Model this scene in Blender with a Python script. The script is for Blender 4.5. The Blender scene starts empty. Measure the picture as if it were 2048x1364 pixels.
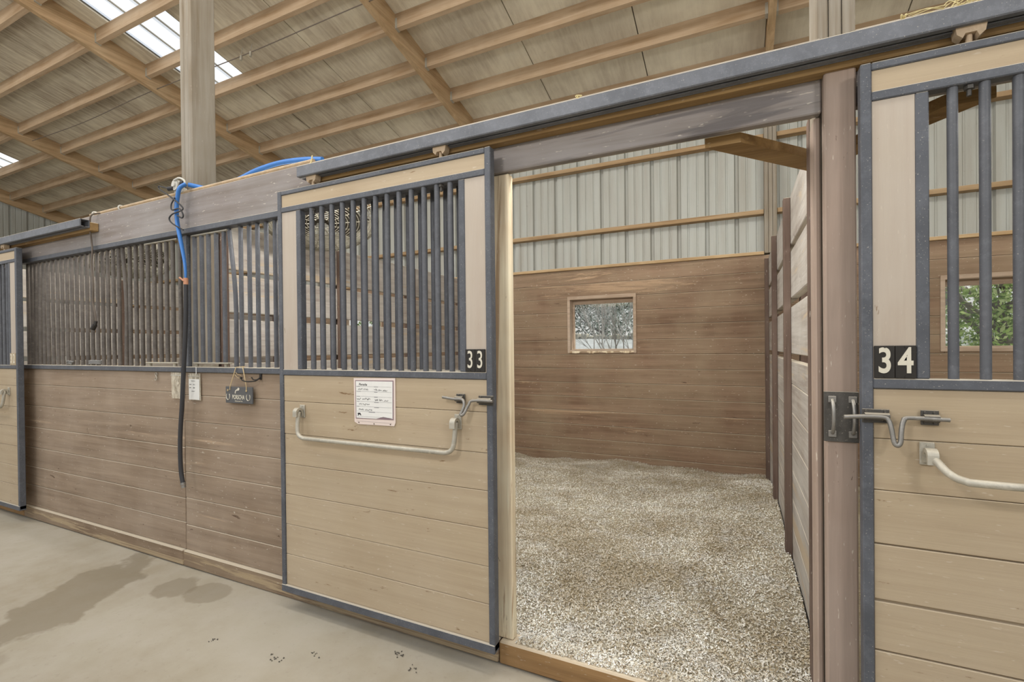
import bpy, bmesh, math, random
from mathutils import Vector, Matrix
import numpy as np
R = random.Random(7)
sc = bpy.context.scene
COL = sc.collection
PI = math.pi

# ------------------------------------------------------------------ helpers
class MB:
    """collects boxes, tubes and prisms (world coordinates) for ONE mesh object"""
    def __init__(s):
        s.v = []; s.f = []; s.sm = []
    def add(s, vs, fs, smooth=False):
        n = len(s.v); s.v += [tuple(p) for p in vs]
        s.f += [tuple(i + n for i in f) for f in fs]; s.sm += [smooth] * len(fs)
        return s
    def box(s, x0, x1, y0, y1, z0, z1, b=.003):
        b = min(b, abs(x1-x0)*.3, abs(y1-y0)*.3, abs(z1-z0)*.3)
        if b <= 0:
            vs = [(x, y, z) for x in (x0, x1) for y in (y0, y1) for z in (z0, z1)]
            return s.add(vs, [(0,1,3,2),(4,6,7,5),(0,4,5,1),(2,3,7,6),(0,2,6,4),(1,5,7,3)])
        c = ((x0+x1)/2, (y0+y1)/2, (z0+z1)/2); h = (abs(x1-x0)/2, abs(y1-y0)/2, abs(z1-z0)/2)
        vs = []; ix = {}
        for sx in (-1,1):
            for sy in (-1,1):
                for sz in (-1,1):
                    for a in range(3):
                        k = [h[0]-b, h[1]-b, h[2]-b]; k[a] = h[a]
                        ix[(sx,sy,sz,a)] = len(vs)
                        vs.append((c[0]+sx*k[0], c[1]+sy*k[1], c[2]+sz*k[2]))
        fs = []
        for a in range(3):
            for sg in (-1,1):
                o = [i for i in range(3) if i != a]; q = []
                for s1, s2 in ((-1,-1),(1,-1),(1,1),(-1,1)):
                    t = [0,0,0]; t[a] = sg; t[o[0]] = s1; t[o[1]] = s2; q.append(ix[(*t, a)])
                fs.append(tuple(q))
        for a in range(3):            # edge strips along axis a
            o = [i for i in range(3) if i != a]
            for s1 in (-1,1):
                for s2 in (-1,1):
                    def key(sa, m):
                        t = [0,0,0]; t[a] = sa; t[o[0]] = s1; t[o[1]] = s2; return ix[(*t, m)]
                    fs.append((key(-1,o[0]), key(1,o[0]), key(1,o[1]), key(-1,o[1])))
        for sx in (-1,1):
            for sy in (-1,1):
                for sz in (-1,1): fs.append(tuple(ix[(sx,sy,sz,a)] for a in range(3)))
        return s.add(vs, fs)
    def prism(s, poly, d0, d1, axis=2, smooth=False):
        """2D polygon extruded along axis: poly coords are the two other axes in order"""
        o = [i for i in range(3) if i != axis]; vs = []
        for d in (d0, d1):
            for p in poly:
                t = [0,0,0]; t[axis] = d; t[o[0]] = p[0]; t[o[1]] = p[1]; vs.append(t)
        n = len(poly)
        fs = [tuple(range(n)), tuple(range(n, 2*n))[::-1]] + [(i, (i+1)%n, (i+1)%n+n, i+n) for i in range(n)]
        return s.add(vs, fs, smooth)
    def hexa(s, p):                   # eight corners: bottom ring then top ring
        return s.add(p, [(0,1,2,3),(7,6,5,4),(0,4,5,1),(1,5,6,2),(2,6,7,3),(3,7,4,0)])
    def tube(s, pts, r, n=10, flat=None, caps=True):
        pts = [Vector(p) for p in pts]; rs = r if isinstance(r, (list, tuple)) else [r]*len(pts)
        m = len(pts); vs = []; up = None
        for i, p in enumerate(pts):
            t = (pts[min(i+1, m-1)] - pts[max(i-1, 0)]).normalized()
            if up is None:
                up = Vector((0,0,1)) if abs(t.z) < .9 else Vector((1,0,0))
            a = t.cross(up)
            if a.length < 1e-4: a = t.cross(Vector((0,1,0)))
            a.normalize(); b = a.cross(t).normalized(); up = b
            for k in range(n):
                w = 2*PI*k/n; ra = rs[i]; rb = rs[i]*(flat if flat else 1)
                vs.append(p + a*math.cos(w)*ra + b*math.sin(w)*rb)
        fs = [(i*n+k, i*n+(k+1)%n, (i+1)*n+(k+1)%n, (i+1)*n+k) for i in range(m-1) for k in range(n)]
        s.add(vs, fs, True)
        if caps: 
            s.add(vs[:n], [tuple(range(n))[::-1]]); s.add(vs[-n:], [tuple(range(n))])
        return s
    def disc(s, c, r, axis, d0, d1, n=20):
        o = [i for i in range(3) if i != axis]
        return s.prism([(c[o[0]]+r*math.cos(2*PI*k/n), c[o[1]]+r*math.sin(2*PI*k/n)) for k in range(n)], d0, d1, axis)
    def ring(s, c, R0, r, axis=1, n=36, m=6):
        o = [i for i in range(3) if i != axis]; vs = []
        for i in range(n):
            a = 2*PI*i/n
            for k in range(m):
                w = 2*PI*k/m; t = [0,0,0]; q = R0 + r*math.cos(w)
                t[o[0]] = c[o[0]]+q*math.cos(a); t[o[1]] = c[o[1]]+q*math.sin(a); t[axis] = c[axis]+r*math.sin(w); vs.append(t)
        return s.add(vs, [(i*m+k, ((i+1)%n)*m+k, ((i+1)%n)*m+(k+1)%m, i*m+(k+1)%m) for i in range(n) for k in range(m)], True)

def mesh_from(name, v, f, sm=None):
    me = bpy.data.meshes.new(name); me.from_pydata(v, [], f)
    bm = bmesh.new(); bm.from_mesh(me); bmesh.ops.recalc_face_normals(bm, faces=bm.faces); bm.to_mesh(me); bm.free()
    if sm: me.polygons.foreach_set('use_smooth', sm)
    return me
def tag(o, label=None, cat=None, group=None, kind=None):
    if label: o['label'] = label
    if cat: o['category'] = cat
    if group: o['group'] = group
    if kind: o['kind'] = kind
    return o
def base_of(o):
    p = o
    while p.parent: p = p.parent
    return p.get('_base', (0,0,0))
def build(name, mb, mat, parent=None, label=None, cat=None, group=None, kind=None, origin=None):
    if parent is not None: org = Vector(parent['_b'])
    else:
        if origin is None:
            xs = [p[0] for p in mb.v]; ys = [p[1] for p in mb.v]; zs = [p[2] for p in mb.v]
            origin = ((min(xs)+max(xs))/2, (min(ys)+max(ys))/2, min(zs))
        org = Vector(origin)
    me = mesh_from(name, [tuple(Vector(p)-org) for p in mb.v], mb.f, mb.sm)
    if mat: me.materials.append(mat)
    o = bpy.data.objects.new(name, me); COL.objects.link(o); o['_b'] = tuple(org)
    if parent is not None: o.parent = parent
    else: o.location = org
    return tag(o, label, cat, group, kind)
def thing(name, label, cat, loc, group=None, kind='thing'):
    o = bpy.data.objects.new(name, None); COL.objects.link(o); o.location = loc; o['_b'] = tuple(loc)
    o.empty_display_size = .1
    return tag(o, label, cat, group, kind)
def text(name, body, size, loc, mat, parent, sx=1, ext=.0006, offs=0, align='CENTER', shear=0, rot=(PI/2,0,0)):
    c = bpy.data.curves.new(name, 'FONT'); c.body = body; c.size = size; c.extrude = ext; c.offset = offs
    c.align_x = align; c.align_y = 'CENTER'; c.shear = shear; c.materials.append(mat)
    tmp = bpy.data.objects.new(name, c); COL.objects.link(tmp); bpy.context.view_layer.update()
    me = bpy.data.meshes.new_from_object(tmp.evaluated_get(bpy.context.evaluated_depsgraph_get()))
    bpy.data.objects.remove(tmp); bpy.data.curves.remove(c); me.name = name
    o = bpy.data.objects.new(name, me); COL.objects.link(o); o.parent = parent
    o.location = Vector(loc) - Vector(parent['_b']); o.rotation_euler = rot; o.scale = (sx,1,1)
    return o
def bez(pts, n=8):
    """Catmull-Rom through points"""
    P = [Vector(p) for p in pts]; P = [P[0]*2-P[1]] + P + [P[-1]*2-P[-2]]; out = []
    for i in range(1, len(P)-2):
        for k in range(n):
            t = k/n
            out.append(.5*((2*P[i])+(P[i+1]-P[i-1])*t+(2*P[i-1]-5*P[i]+4*P[i+1]-P[i+2])*t*t+(3*P[i]-P[i-1]-3*P[i+1]+P[i+2])*t**3))
    return out + [P[-2]]

# ------------------------------------------------------------------ materials
def rgb(r, g, b):
    """0-255 display colour to linear"""
    return tuple((x/255/12.92 if x <= 10.3 else ((x/255+.055)/1.055)**2.4) for x in (r, g, b)) + (1,)
class NT:
    def __init__(s, name):
        s.m = bpy.data.materials.new(name); s.m.use_nodes = True; s.t = s.m.node_tree; s.n = s.t.nodes; s.l = s.t.links
        s.n.clear(); s.out = s.n.new('ShaderNodeOutputMaterial'); s.b = s.n.new('ShaderNodeBsdfPrincipled')
        s.l.new(s.b.outputs[0], s.out.inputs[0]); s.tc = s.n.new('ShaderNodeTexCoord')
    def map(s, scale=(1,1,1), loc=(0,0,0), rot=(0,0,0)):
        m = s.n.new('ShaderNodeMapping'); m.inputs['Scale'].default_value = scale; m.inputs['Location'].default_value = loc
        m.inputs['Rotation'].default_value = rot
        s.l.new(s.tc.outputs['Object'], m.inputs[0]); return m.outputs[0]
    def noise(s, vec, scale=5, detail=4, rough=.55, dist=0):
        n = s.n.new('ShaderNodeTexNoise'); n.inputs['Scale'].default_value = scale; n.inputs['Detail'].default_value = detail
        n.inputs['Roughness'].default_value = rough; n.inputs['Distortion'].default_value = dist; s.l.new(vec, n.inputs['Vector']); return n.outputs[0]
    def vor(s, vec, scale=5, out='Distance'):
        n = s.n.new('ShaderNodeTexVoronoi'); n.inputs['Scale'].default_value = scale; s.l.new(vec, n.inputs['Vector']); return n.outputs[out]
    def ramp(s, fac, stops):
        r = s.n.new('ShaderNodeValToRGB'); e = r.color_ramp.elements
        while len(e) < len(stops): e.new(.5)
        for el, (p, c) in zip(e, stops):
            el.position = p; el.color = c if isinstance(c, tuple) else (c, c, c, 1)
        s.l.new(fac, r.inputs[0]); return r.outputs[0]
    def mix(s, fac, a, b, mode='MIX'):
        m = s.n.new('ShaderNodeMixRGB'); m.blend_type = mode
        for i, x in ((0, fac), (1, a), (2, b)):
            if isinstance(x, (int, float)): m.inputs[i].default_value = x if i == 0 else (x, x, x, 1)
            elif isinstance(x, tuple): m.inputs[i].default_value = x
            else: s.l.new(x, m.inputs[i])
        return m.outputs[0]
    def math(s, op, a, b=0):
        m = s.n.new('ShaderNodeMath'); m.operation = op
        for i, x in ((0, a), (1, b)):
            if isinstance(x, (int, float)): m.inputs[i].default_value = x
            else: s.l.new(x, m.inputs[i])
        return m.outputs[0]
    def top(s, lo=.45, hi=.8):
        g = s.n.new('ShaderNodeNewGeometry'); x = s.n.new('ShaderNodeSeparateXYZ'); s.l.new(g.outputs['Normal'], x.inputs[0])
        return s.ramp(x.outputs[2], [(lo, 0.), (hi, 1.)])
    def done(s, col, rough=.7, bump=None, strength=.3, dist=.004, metal=0, spec=.3):
        if isinstance(col, tuple): s.b.inputs['Base Color'].default_value = col
        else: s.l.new(col, s.b.inputs['Base Color'])
        s.b.inputs['Roughness'].default_value = rough; s.b.inputs['Metallic'].default_value = metal
        s.b.inputs['Specular IOR Level'].default_value = spec
        if bump is not None:
            b = s.n.new('ShaderNodeBump'); b.inputs['Strength'].default_value = strength; b.inputs['Distance'].default_value = dist
            s.l.new(bump, b.inputs['Height']); s.l.new(b.outputs[0], s.b.inputs['Normal'])
        return s.m
DUST = rgb(214, 203, 182)
def wood(name, base, dark, light, axis=0, rough=.75, scratch=.5, worn=None, wornamt=.3, dust=.6, knots=True, seed=0, grain=1.0, chips=None):
    """wood with its grain along axis; worn = colour that shows through in patches; chips = dark flaked spots"""
    s = NT(name); k = [22, 22, 22]; k[axis] = 1.1; k2 = [90, 90, 90]; k2[axis] = 2.2
    loc = (seed*3.7, seed*1.3, seed*2.1)
    big = s.noise(s.map((1.6,1.6,1.6), loc), 1.5, 3)
    g = s.noise(s.map(tuple(k), loc), 1, 5, .6, .4)
    f = s.noise(s.map(tuple(k2), loc), 1, 3, .6)
    c = s.mix(s.ramp(g, [(.35, 0.), (.68, 1.)]), dark, base)
    c = s.mix(s.math('MULTIPLY', s.ramp(big, [(.35, 0.), (.7, 1.)]), .45), c, light)
    c = s.mix(s.math('MULTIPLY', s.ramp(f, [(.60, 0.), (.72, 1.)]), .35*grain), c, light)
    c = s.mix(s.math('MULTIPLY', s.ramp(f, [(.28, 1.), (.40, 0.)]), .45*grain), c, dark)
    if worn:
        w = s.noise(s.map(tuple(x*.35 for x in k), (loc[0]+9, loc[1], loc[2])), 1, 8, .7, .8)
        c = s.mix(s.ramp(w, [(.66-wornamt*.2, 0.), (.70-wornamt*.2, 1.)]), c, worn)
    if scratch:
        sp = s.noise(s.map(tuple(3 if i == axis else 14 for i in range(3)), (loc[0]+5, 2, 1)), 9, 2, .5)
        c = s.mix(s.math('MULTIPLY', s.ramp(sp, [(.69, 0.), (.73, 1.)]), scratch), c, rgb(216, 207, 192))
    if chips:
        ck = [34, 34, 34]; ck[axis] = 7
        sp = s.noise(s.map(tuple(ck), (loc[0]+2, 4, 7)), 1, 6, .7, .5)
        c = s.mix(s.math('MULTIPLY', s.ramp(sp, [(.655, 0.), (.685, 1.)]), .8), c, chips)
    if dust: c = s.mix(s.math('MULTIPLY', s.top(), dust), c, DUST)
    h = s.mix(.5, g, f)
    return s.done(c, rough, h, .35, .004, spec=.2)
def painted(name, base, dust=.75, speck=.8, rough=.5, metal=0, var=.25, spec=.35):
    s = NT(name)
    a = s.noise(s.map((1,1,1)), 7, 5, .6); b = s.noise(s.map((1,1,1), (3,1,2)), 210, 4, .65); d = s.noise(s.map((1,1,1), (7,1,2)), 30, 6, .75)
    dk = tuple(x*.55 for x in base[:3])+(1,); lt = tuple(min(1, x*1.7+.015) for x in base[:3])+(1,)
    c = s.mix(s.math('MULTIPLY', s.ramp(a, [(.35, 1.), (.6, 0.)]), var*2), base, dk)
    c = s.mix(s.math('MULTIPLY', s.ramp(d, [(.5, 0.), (.75, 1.)]), var*1.6), c, lt)
    c = s.mix(s.math('MULTIPLY', s.ramp(b, [(.64, 0.), (.70, 1.)]), speck*.8), c, rgb(207, 200, 186))
    if dust: c = s.mix(s.math('MULTIPLY', s.top(), dust), c, DUST)
    return s.done(c, rough, b, .08, .001, metal, spec)
def plain(name, col, rough=.6, metal=0, spec=.3): 
    s = NT(name); n = s.noise(s.map((1,1,1)), 25, 4)
    return s.done(s.mix(s.math('MULTIPLY', n, .25), col, tuple(x*.55 for x in col[:3])+(1,)), rough, metal=metal, spec=spec)

M = {}
M['brown'] = wood('brown_paint', rgb(157, 138, 118), rgb(131, 113, 95), rgb(175, 159, 142), 0, scratch=.55, worn=rgb(176, 154, 130), wornamt=.12, chips=rgb(76, 56, 43))
M['brown_back'] = wood('brown_paint_back', rgb(147, 122, 101), rgb(119, 96, 77), rgb(165, 149, 124), 0, scratch=.6, worn=rgb(171, 145, 118), wornamt=.22, chips=rgb(80, 60, 48), seed=2)
M['brown_v'] = wood('brown_paint_post', rgb(160, 141, 128), rgb(138, 122, 110), rgb(176, 161, 150), 2, scratch=.5, chips=rgb(76, 56, 43), seed=1, grain=.6)
M['brown_y'] = wood('brown_paint_partition', rgb(183, 177, 169), rgb(150, 140, 131), rgb(209, 210, 207), 1, scratch=.6, worn=rgb(184, 169, 148), wornamt=.35, chips=rgb(87, 69, 58), seed=3)
M['brown_dark'] = wood('brown_paint_batten', rgb(107, 89, 79), rgb(82, 66, 58), rgb(125, 110, 100), 2, scratch=.5, seed=4)
def header_mat():
    m = wood('brown_paint_header', rgb(149, 142, 140), rgb(127, 118, 112), rgb(166, 164, 163), 0, scratch=.6, worn=rgb(111, 110, 114), wornamt=.05, seed=5)
    t = m.node_tree; b = next(n for n in t.nodes if n.type == 'BSDF_PRINCIPLED'); src = b.inputs['Base Color'].links[0].from_socket
    tc = next(n for n in t.nodes if n.type == 'TEX_COORD'); mp = t.nodes.new('ShaderNodeMapping'); mp.inputs['Scale'].default_value = (1.2, 1, 16); mp.inputs['Rotation'].default_value = (0, .05, 0)
    t.links.new(tc.outputs['Object'], mp.inputs[0]); no = t.nodes.new('ShaderNodeTexNoise'); no.inputs['Scale'].default_value = 1.6; no.inputs['Detail'].default_value = 6; no.inputs['Distortion'].default_value = .6
    t.links.new(mp.outputs[0], no.inputs['Vector']); r1 = t.nodes.new('ShaderNodeValToRGB'); r1.color_ramp.elements[0].position = .55; r1.color_ramp.elements[1].position = .64; t.links.new(no.outputs[0], r1.inputs[0])
    sx = t.nodes.new('ShaderNodeSeparateXYZ'); t.links.new(tc.outputs['Object'], sx.inputs[0]); mr = t.nodes.new('ShaderNodeMapRange'); mr.inputs['From Min'].default_value = 3.5; mr.inputs['From Max'].default_value = 3.9; t.links.new(sx.outputs[0], mr.inputs[0])
    mu = t.nodes.new('ShaderNodeMath'); mu.operation = 'MULTIPLY'; t.links.new(r1.outputs[0], mu.inputs[0]); t.links.new(mr.outputs[0], mu.inputs[1]); m2 = t.nodes.new('ShaderNodeMath'); m2.operation = 'MULTIPLY'; m2.inputs[1].default_value = .55; t.links.new(mu.outputs[0], m2.inputs[0])
    mx = t.nodes.new('ShaderNodeMixRGB'); t.links.new(m2.outputs[0], mx.inputs[0]); t.links.new(src, mx.inputs[1]); mx.inputs[2].default_value = rgb(82, 80, 84); t.links.new(mx.outputs[0], b.inputs['Base Color'])
    return m
M['header'] = header_mat()
M['sill'] = wood('sill_worn', rgb(141, 122, 102), rgb(110, 90, 72), rgb(168, 151, 127), 0, scratch=.4, worn=rgb(169, 150, 121), wornamt=.4, seed=6, dust=.8)
M['sill_raw'] = wood('sill_raw', rgb(154, 120, 80), rgb(111, 82, 51), rgb(179, 147, 106), 0, scratch=.3, seed=7, dust=.85)
M['tan'] = wood('tan_paint', rgb(180, 163, 137), rgb(170, 152, 127), rgb(189, 174, 152), 0, scratch=.3, chips=rgb(117, 89, 60), seed=8, grain=.45, dust=.3)
M['tan_v'] = wood('tan_paint_panel', rgb(184, 173, 159), rgb(176, 162, 148), rgb(192, 183, 173), 2, scratch=.2, chips=rgb(127, 102, 76), seed=9, grain=.4, dust=.3)
M['frame_wood'] = wood('window_frame_wood', rgb(182, 160, 139), rgb(153, 132, 112), rgb(214, 198, 180), 0, scratch=.3, seed=21, dust=.5)
M['jamb'] = wood('jamb_weathered', rgb(244, 227, 197), rgb(202, 180, 150), rgb(255, 254, 230), 2, scratch=.5, worn=rgb(178, 154, 126), wornamt=.75, chips=rgb(104, 86, 68), seed=10)
M['post'] = wood('post_timber', rgb(149, 142, 130), rgb(124, 112, 95), rgb(160, 156, 148), 2, scratch=.15, seed=11, grain=1.2)
M['rafter'] = wood('rafter_timber', rgb(195, 165, 130), rgb(156, 130, 96), rgb(213, 190, 157), 1, scratch=.15, seed=12)
M['purlin'] = wood('purlin_timber', rgb(186, 162, 135), rgb(154, 127, 96), rgb(200, 181, 156), 0, scratch=.1, seed=13)
M['girt'] = wood('girt_timber', rgb(170, 143, 108), rgb(135, 107, 75), rgb(184, 164, 134), 0, scratch=.1, seed=14, dust=.7)
M['brace'] = wood('brace_timber', rgb(151, 122, 80), rgb(113, 87, 54), rgb(168, 142, 103), 0, scratch=.2, seed=15, dust=.9)
M['grey_wood'] = wood('grey_weathered_wood', rgb(177, 170, 152), rgb(143, 136, 120), rgb(197, 191, 174), 0, scratch=.1, seed=16)
M['ledge'] = wood('ledge_wood', rgb(183, 156, 119), rgb(146, 119, 84), rgb(201, 176, 140), 0, scratch=.1, seed=17, dust=.9)
M['steel'] = painted('steel_dark_paint', rgb(89, 92, 99))
M['bar'] = painted('bar_dark_paint', rgb(91, 93, 99), dust=.4, speck=.35, spec=.4)
M['bar_brown'] = painted('bar_rusty_paint', rgb(102, 96, 91), dust=.4, speck=.35, spec=.3, var=.35)
M['track'] = painted('track_steel', rgb(110, 113, 120), dust=.95, speck=.9)
M['latch'] = painted('latch_steel', rgb(140, 137, 132), dust=.3, speck=.3, metal=.55, rough=.45, spec=.5)
M['latch_dark'] = painted('latch_plate', rgb(85, 82, 78), dust=.5, speck=.6, metal=.3, rough=.5)
M['galv'] = painted('galvanised', rgb(179, 174, 161), dust=.3, speck=.2, metal=.25, rough=.5, var=.3)
M['roller'] = painted('roller_dusty', rgb(183, 162, 136), dust=.6, speck=.2, rough=.8)
M['black'] = plain('black_plate', rgb(46, 43, 40), .45)
M['digit'] = plain('digit_cream', rgb(216, 210, 194), .6)
M['digit_tan'] = plain('digit_pale', rgb(228, 220, 203), .6)
M['tile_tan'] = plain('tile_tan', rgb(185, 169, 143), .6)
M['white'] = plain('card_white', rgb(233, 232, 228), .6)
M['pink'] = plain('card_border', rgb(230, 214, 205), .45)
M['mauve'] = plain('card_line', rgb(143, 122, 128), .6)
M['ink'] = plain('ink', rgb(60, 58, 60), .7)
M['inkgrey'] = plain('ink_grey', rgb(141, 140, 144), .7)
M['slate'] = plain('slate', rgb(94, 94, 95), .75)
M['twine'] = plain('twine', rgb(205, 183, 142), .9)
M['hay'] = plain('hay', rgb(220, 207, 159), .9)
M['blue'] = plain('blue_hose', rgb(63, 127, 206), .4, spec=.5)
M['rubber'] = plain('black_hose', rgb(61, 61, 64), .5)
M['cable'] = plain('cable_grey', rgb(107, 97, 88), .6)
M['orange'] = plain('orange_plastic', rgb(196, 142, 112), .5)
M['pvc'] = plain('pvc_pale', rgb(200, 198, 190), .5)
M['pipe'] = painted('pipe_tan', rgb(185, 161, 131), dust=.9, speck=.2, rough=.7)
M['rag'] = plain('grey_rope', rgb(139, 138, 136), .9)
M['hanger'] = plain('hanger_zinc', rgb(176, 172, 160), .6, metal=.2)
M['fanwire'] = plain('fan_wire', rgb(166, 162, 148), .6)
M['fandark'] = plain('fan_dark', rgb(90, 86, 78), .6)
M['bark'] = wood('bark', rgb(123, 114, 104), rgb(87, 80, 74), rgb(154, 146, 136), 2, scratch=0, dust=0, seed=19)
M['bark_pale'] = wood('bark_pale', rgb(192, 185, 175), rgb(149, 142, 134), rgb(235, 230, 223), 2, scratch=0, dust=0, seed=20)

def concrete():
    s = NT('concrete_floor')
    p = s.map((1,1,1)); a = s.noise(p, 1.1, 6, .6); b = s.noise(p, 28, 6, .75); d = s.noise(p, 6, 5, .6)
    c = s.mix(s.ramp(a, [(.35, 0.), (.65, 1.)]), rgb(159, 149, 130), rgb(175, 168, 153))
    c = s.mix(s.math('MULTIPLY', s.ramp(d, [(.4, 0.), (.7, 1.)]), .4), c, rgb(183, 176, 165))
    c = s.mix(s.math('MULTIPLY', s.ramp(b, [(.25, 1.), (.42, 0.)]), .35), c, rgb(128, 117, 100))
    # damp stains on the slab (own outline): two distorted ellipses
    for (cx, cy, rx, ry, rot, amt) in ((-3.42, 1.38, .23, .52, -.45, .62), (-3.0, 1.66, .13, .13, 0, .5), (-2.74, 1.70, .15, .11, 0, .45), (-3.3, .75, .55, .25, .2, .3)):
        sep = s.map((1,1,1), (0,0,0)); v = s.n.new('ShaderNodeVectorMath'); v.operation = 'SUBTRACT'; v.inputs[1].default_value = (cx, cy, 0); s.l.new(sep, v.inputs[0])
        r_ = s.n.new('ShaderNodeVectorRotate'); r_.rotation_type = 'Z_AXIS'; r_.inputs['Angle'].default_value = rot; s.l.new(v.outputs[0], r_.inputs[0])
        m = s.n.new('ShaderNodeVectorMath'); m.operation = 'MULTIPLY'; m.inputs[1].default_value = (1/rx, 1/ry, 0); s.l.new(r_.outputs[0], m.inputs[0])
        ln = s.n.new('ShaderNodeVectorMath'); ln.operation = 'LENGTH'; s.l.new(m.outputs[0], ln.inputs[0])
        e = s.math('ADD', ln.outputs['Value'], s.math('MULTIPLY', s.math('SUBTRACT', s.noise(p, 4.5, 4, .55), .5), 1.5))
        c = s.mix(s.math('MULTIPLY', s.ramp(e, [(.86, 1.), (1.04, 0.)]), amt), c, rgb(127, 116, 97))
    return s.done(c, .85, s.mix(.5, d, b), .25, .004, spec=.15)
M['concrete'] = concrete()
def deck():
    s = NT('ceiling_panel')
    p = s.map((1,1,1)); st = s.map((14, 1.6, 3)); a = s.noise(st, 1.6, 6, .65, .3); b = s.noise(p, 1.3, 4, .6); d = s.noise(p, 60, 4, .7)
    c = s.mix(s.ramp(b, [(.35, 0.), (.65, 1.)]), rgb(230, 223, 204), rgb(206, 198, 181))
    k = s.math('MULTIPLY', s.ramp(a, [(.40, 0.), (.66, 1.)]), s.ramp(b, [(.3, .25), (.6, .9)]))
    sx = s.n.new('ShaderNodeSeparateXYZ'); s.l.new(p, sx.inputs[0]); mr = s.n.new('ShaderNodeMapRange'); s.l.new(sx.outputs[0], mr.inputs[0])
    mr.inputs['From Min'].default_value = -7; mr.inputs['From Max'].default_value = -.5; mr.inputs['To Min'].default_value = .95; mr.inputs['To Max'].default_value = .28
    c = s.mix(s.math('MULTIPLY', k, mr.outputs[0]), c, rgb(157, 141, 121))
    c = s.mix(s.math('MULTIPLY', s.ramp(d, [(.66, 0.), (.72, 1.)]), .6), c, rgb(139, 127, 109))
    return s.done(c, .9, a, .1, .003, spec=.1)
M['deck'] = deck()
def siding():
    s = NT('metal_siding')
    p = s.map((1,1,1)); a = s.noise(s.map((9,9,.7)), 1, 5, .6); b = s.noise(p, 40, 4, .7)
    c = s.mix(s.ramp(a, [(.4, 0.), (.7, 1.)]), rgb(170, 172, 166), rgb(156, 154, 145))
    c = s.mix(s.math('MULTIPLY', s.ramp(b, [(.62, 0.), (.7, 1.)]), .3), c, rgb(135, 126, 112))
    return s.done(c, .5, b, .05, .001, spec=.3)
M['siding'] = siding()
def skylight():
    s = NT('skylight_fibreglass')
    n = s.noise(s.map((30, .8, 1)), 1, 4, .6); c = s.mix(n, rgb(255, 255, 255), rgb(230, 232, 234))
    t = s.n.new('ShaderNodeBsdfTranslucent'); s.l.new(c, t.inputs[0]); d = s.n.new('ShaderNodeBsdfDiffuse'); s.l.new(c, d.inputs[0])
    x = s.n.new('ShaderNodeMixShader'); x.inputs[0].default_value = .2; s.l.new(t.outputs[0], x.inputs[1]); s.l.new(d.outputs[0], x.inputs[2])
    s.l.new(x.outputs[0], s.out.inputs[0]); return s.m
M['skylight'] = skylight()
def glass(name, tint, gloss=.08):
    s = NT(name); t = s.n.new('ShaderNodeBsdfTransparent'); t.inputs[0].default_value = tint
    g = s.n.new('ShaderNodeBsdfGlossy'); g.inputs['Roughness'].default_value = .05
    x = s.n.new('ShaderNodeMixShader'); x.inputs[0].default_value = gloss; s.l.new(t.outputs[0], x.inputs[1]); s.l.new(g.outputs[0], x.inputs[2])
    s.l.new(x.outputs[0], s.out.inputs[0]); return s.m
M['glass'] = glass('window_glass', (.95,.97,.98,1))
def film(name='clear_film'):
    s = NT(name); n = s.noise(s.map((60,60,12)), 1, 5, .7, 1.2)
    t = s.n.new('ShaderNodeBsdfTransparent'); t.inputs[0].default_value = (.95,.94,.92,1)
    d = s.n.new('ShaderNodeBsdfDiffuse'); d.inputs[0].default_value = rgb(224, 216, 198)
    x = s.n.new('ShaderNodeMixShader'); s.l.new(s.ramp(n, [(.38, .12), (.62, .75)]), x.inputs[0]); s.l.new(t.outputs[0], x.inputs[1]); s.l.new(d.outputs[0], x.inputs[2])
    s.l.new(x.outputs[0], s.out.inputs[0]); return s.m
M['film'] = film()
def bedding(name, chips=False):
    s = NT(name); p = s.map((1,1,1))
    big = s.noise(p, 1.7, 5, .6, .6); mid = s.noise(p, 6, 5, .65)
    if chips:
        at = s.n.new('ShaderNodeAttribute'); at.attribute_name = 'tone'; cell = at.outputs['Fac']
    else: cell = s.noise(p, 130, 5, .8)
    c = s.ramp(cell, [(.0, rgb(144, 126, 100)), (.25, rgb(185, 172, 151)), (.55, rgb(224, 220, 204)), (.85, rgb(252, 253, 249)), (1., rgb(255, 255, 255))])
    c = s.mix(s.math('MULTIPLY', s.ramp(big, [(.40, 1.), (.60, 0.)]), .58), c, rgb(165, 149, 118))
    c = s.mix(s.math('MULTIPLY', s.ramp(mid, [(.5, 0.), (.7, 1.)]), .3), c, rgb(232, 236, 242))
    if not chips: c = s.mix(1, c, rgb(226, 221, 210), 'MULTIPLY')  # base darkened to stand in for shade in the gaps between chips
    return s.done(c, .95, None if chips else cell, .8, .01, spec=.05)
M['bed'] = bedding('shavings_base'); M['chip'] = bedding('shavings_chip', True)
def leaf(name, a, b, c):
    s = NT(name); at = s.n.new('ShaderNodeAttribute'); at.attribute_name = 'tone'
    col = s.ramp(at.outputs['Fac'], [(0., a), (.55, b), (1., c)])
    d = s.n.new('ShaderNodeBsdfDiffuse'); t = s.n.new('ShaderNodeBsdfTranslucent'); s.l.new(col, d.inputs[0]); s.l.new(col, t.inputs[0])
    x = s.n.new('ShaderNodeMixShader'); x.inputs[0].default_value = .4; s.l.new(d.outputs[0], x.inputs[1]); s.l.new(t.outputs[0], x.inputs[2])
    s.l.new(x.outputs[0], s.out.inputs[0]); return s.m
M['leaf'] = leaf('leaves_green', rgb(92, 120, 66), rgb(150, 176, 96), rgb(222, 230, 170))
M['leaf_dark'] = leaf('leaves_dark', rgb(66, 82, 68), rgb(116, 130, 112), rgb(196, 206, 192))
M['leaf_grey'] = leaf('leaves_silver', rgb(125, 136, 124), rgb(179, 186, 178), rgb(227, 231, 228))
s_ = NT('outdoor_ground'); n_ = s_.noise(s_.map((1,1,1)), 2.5, 7, .7)
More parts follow.
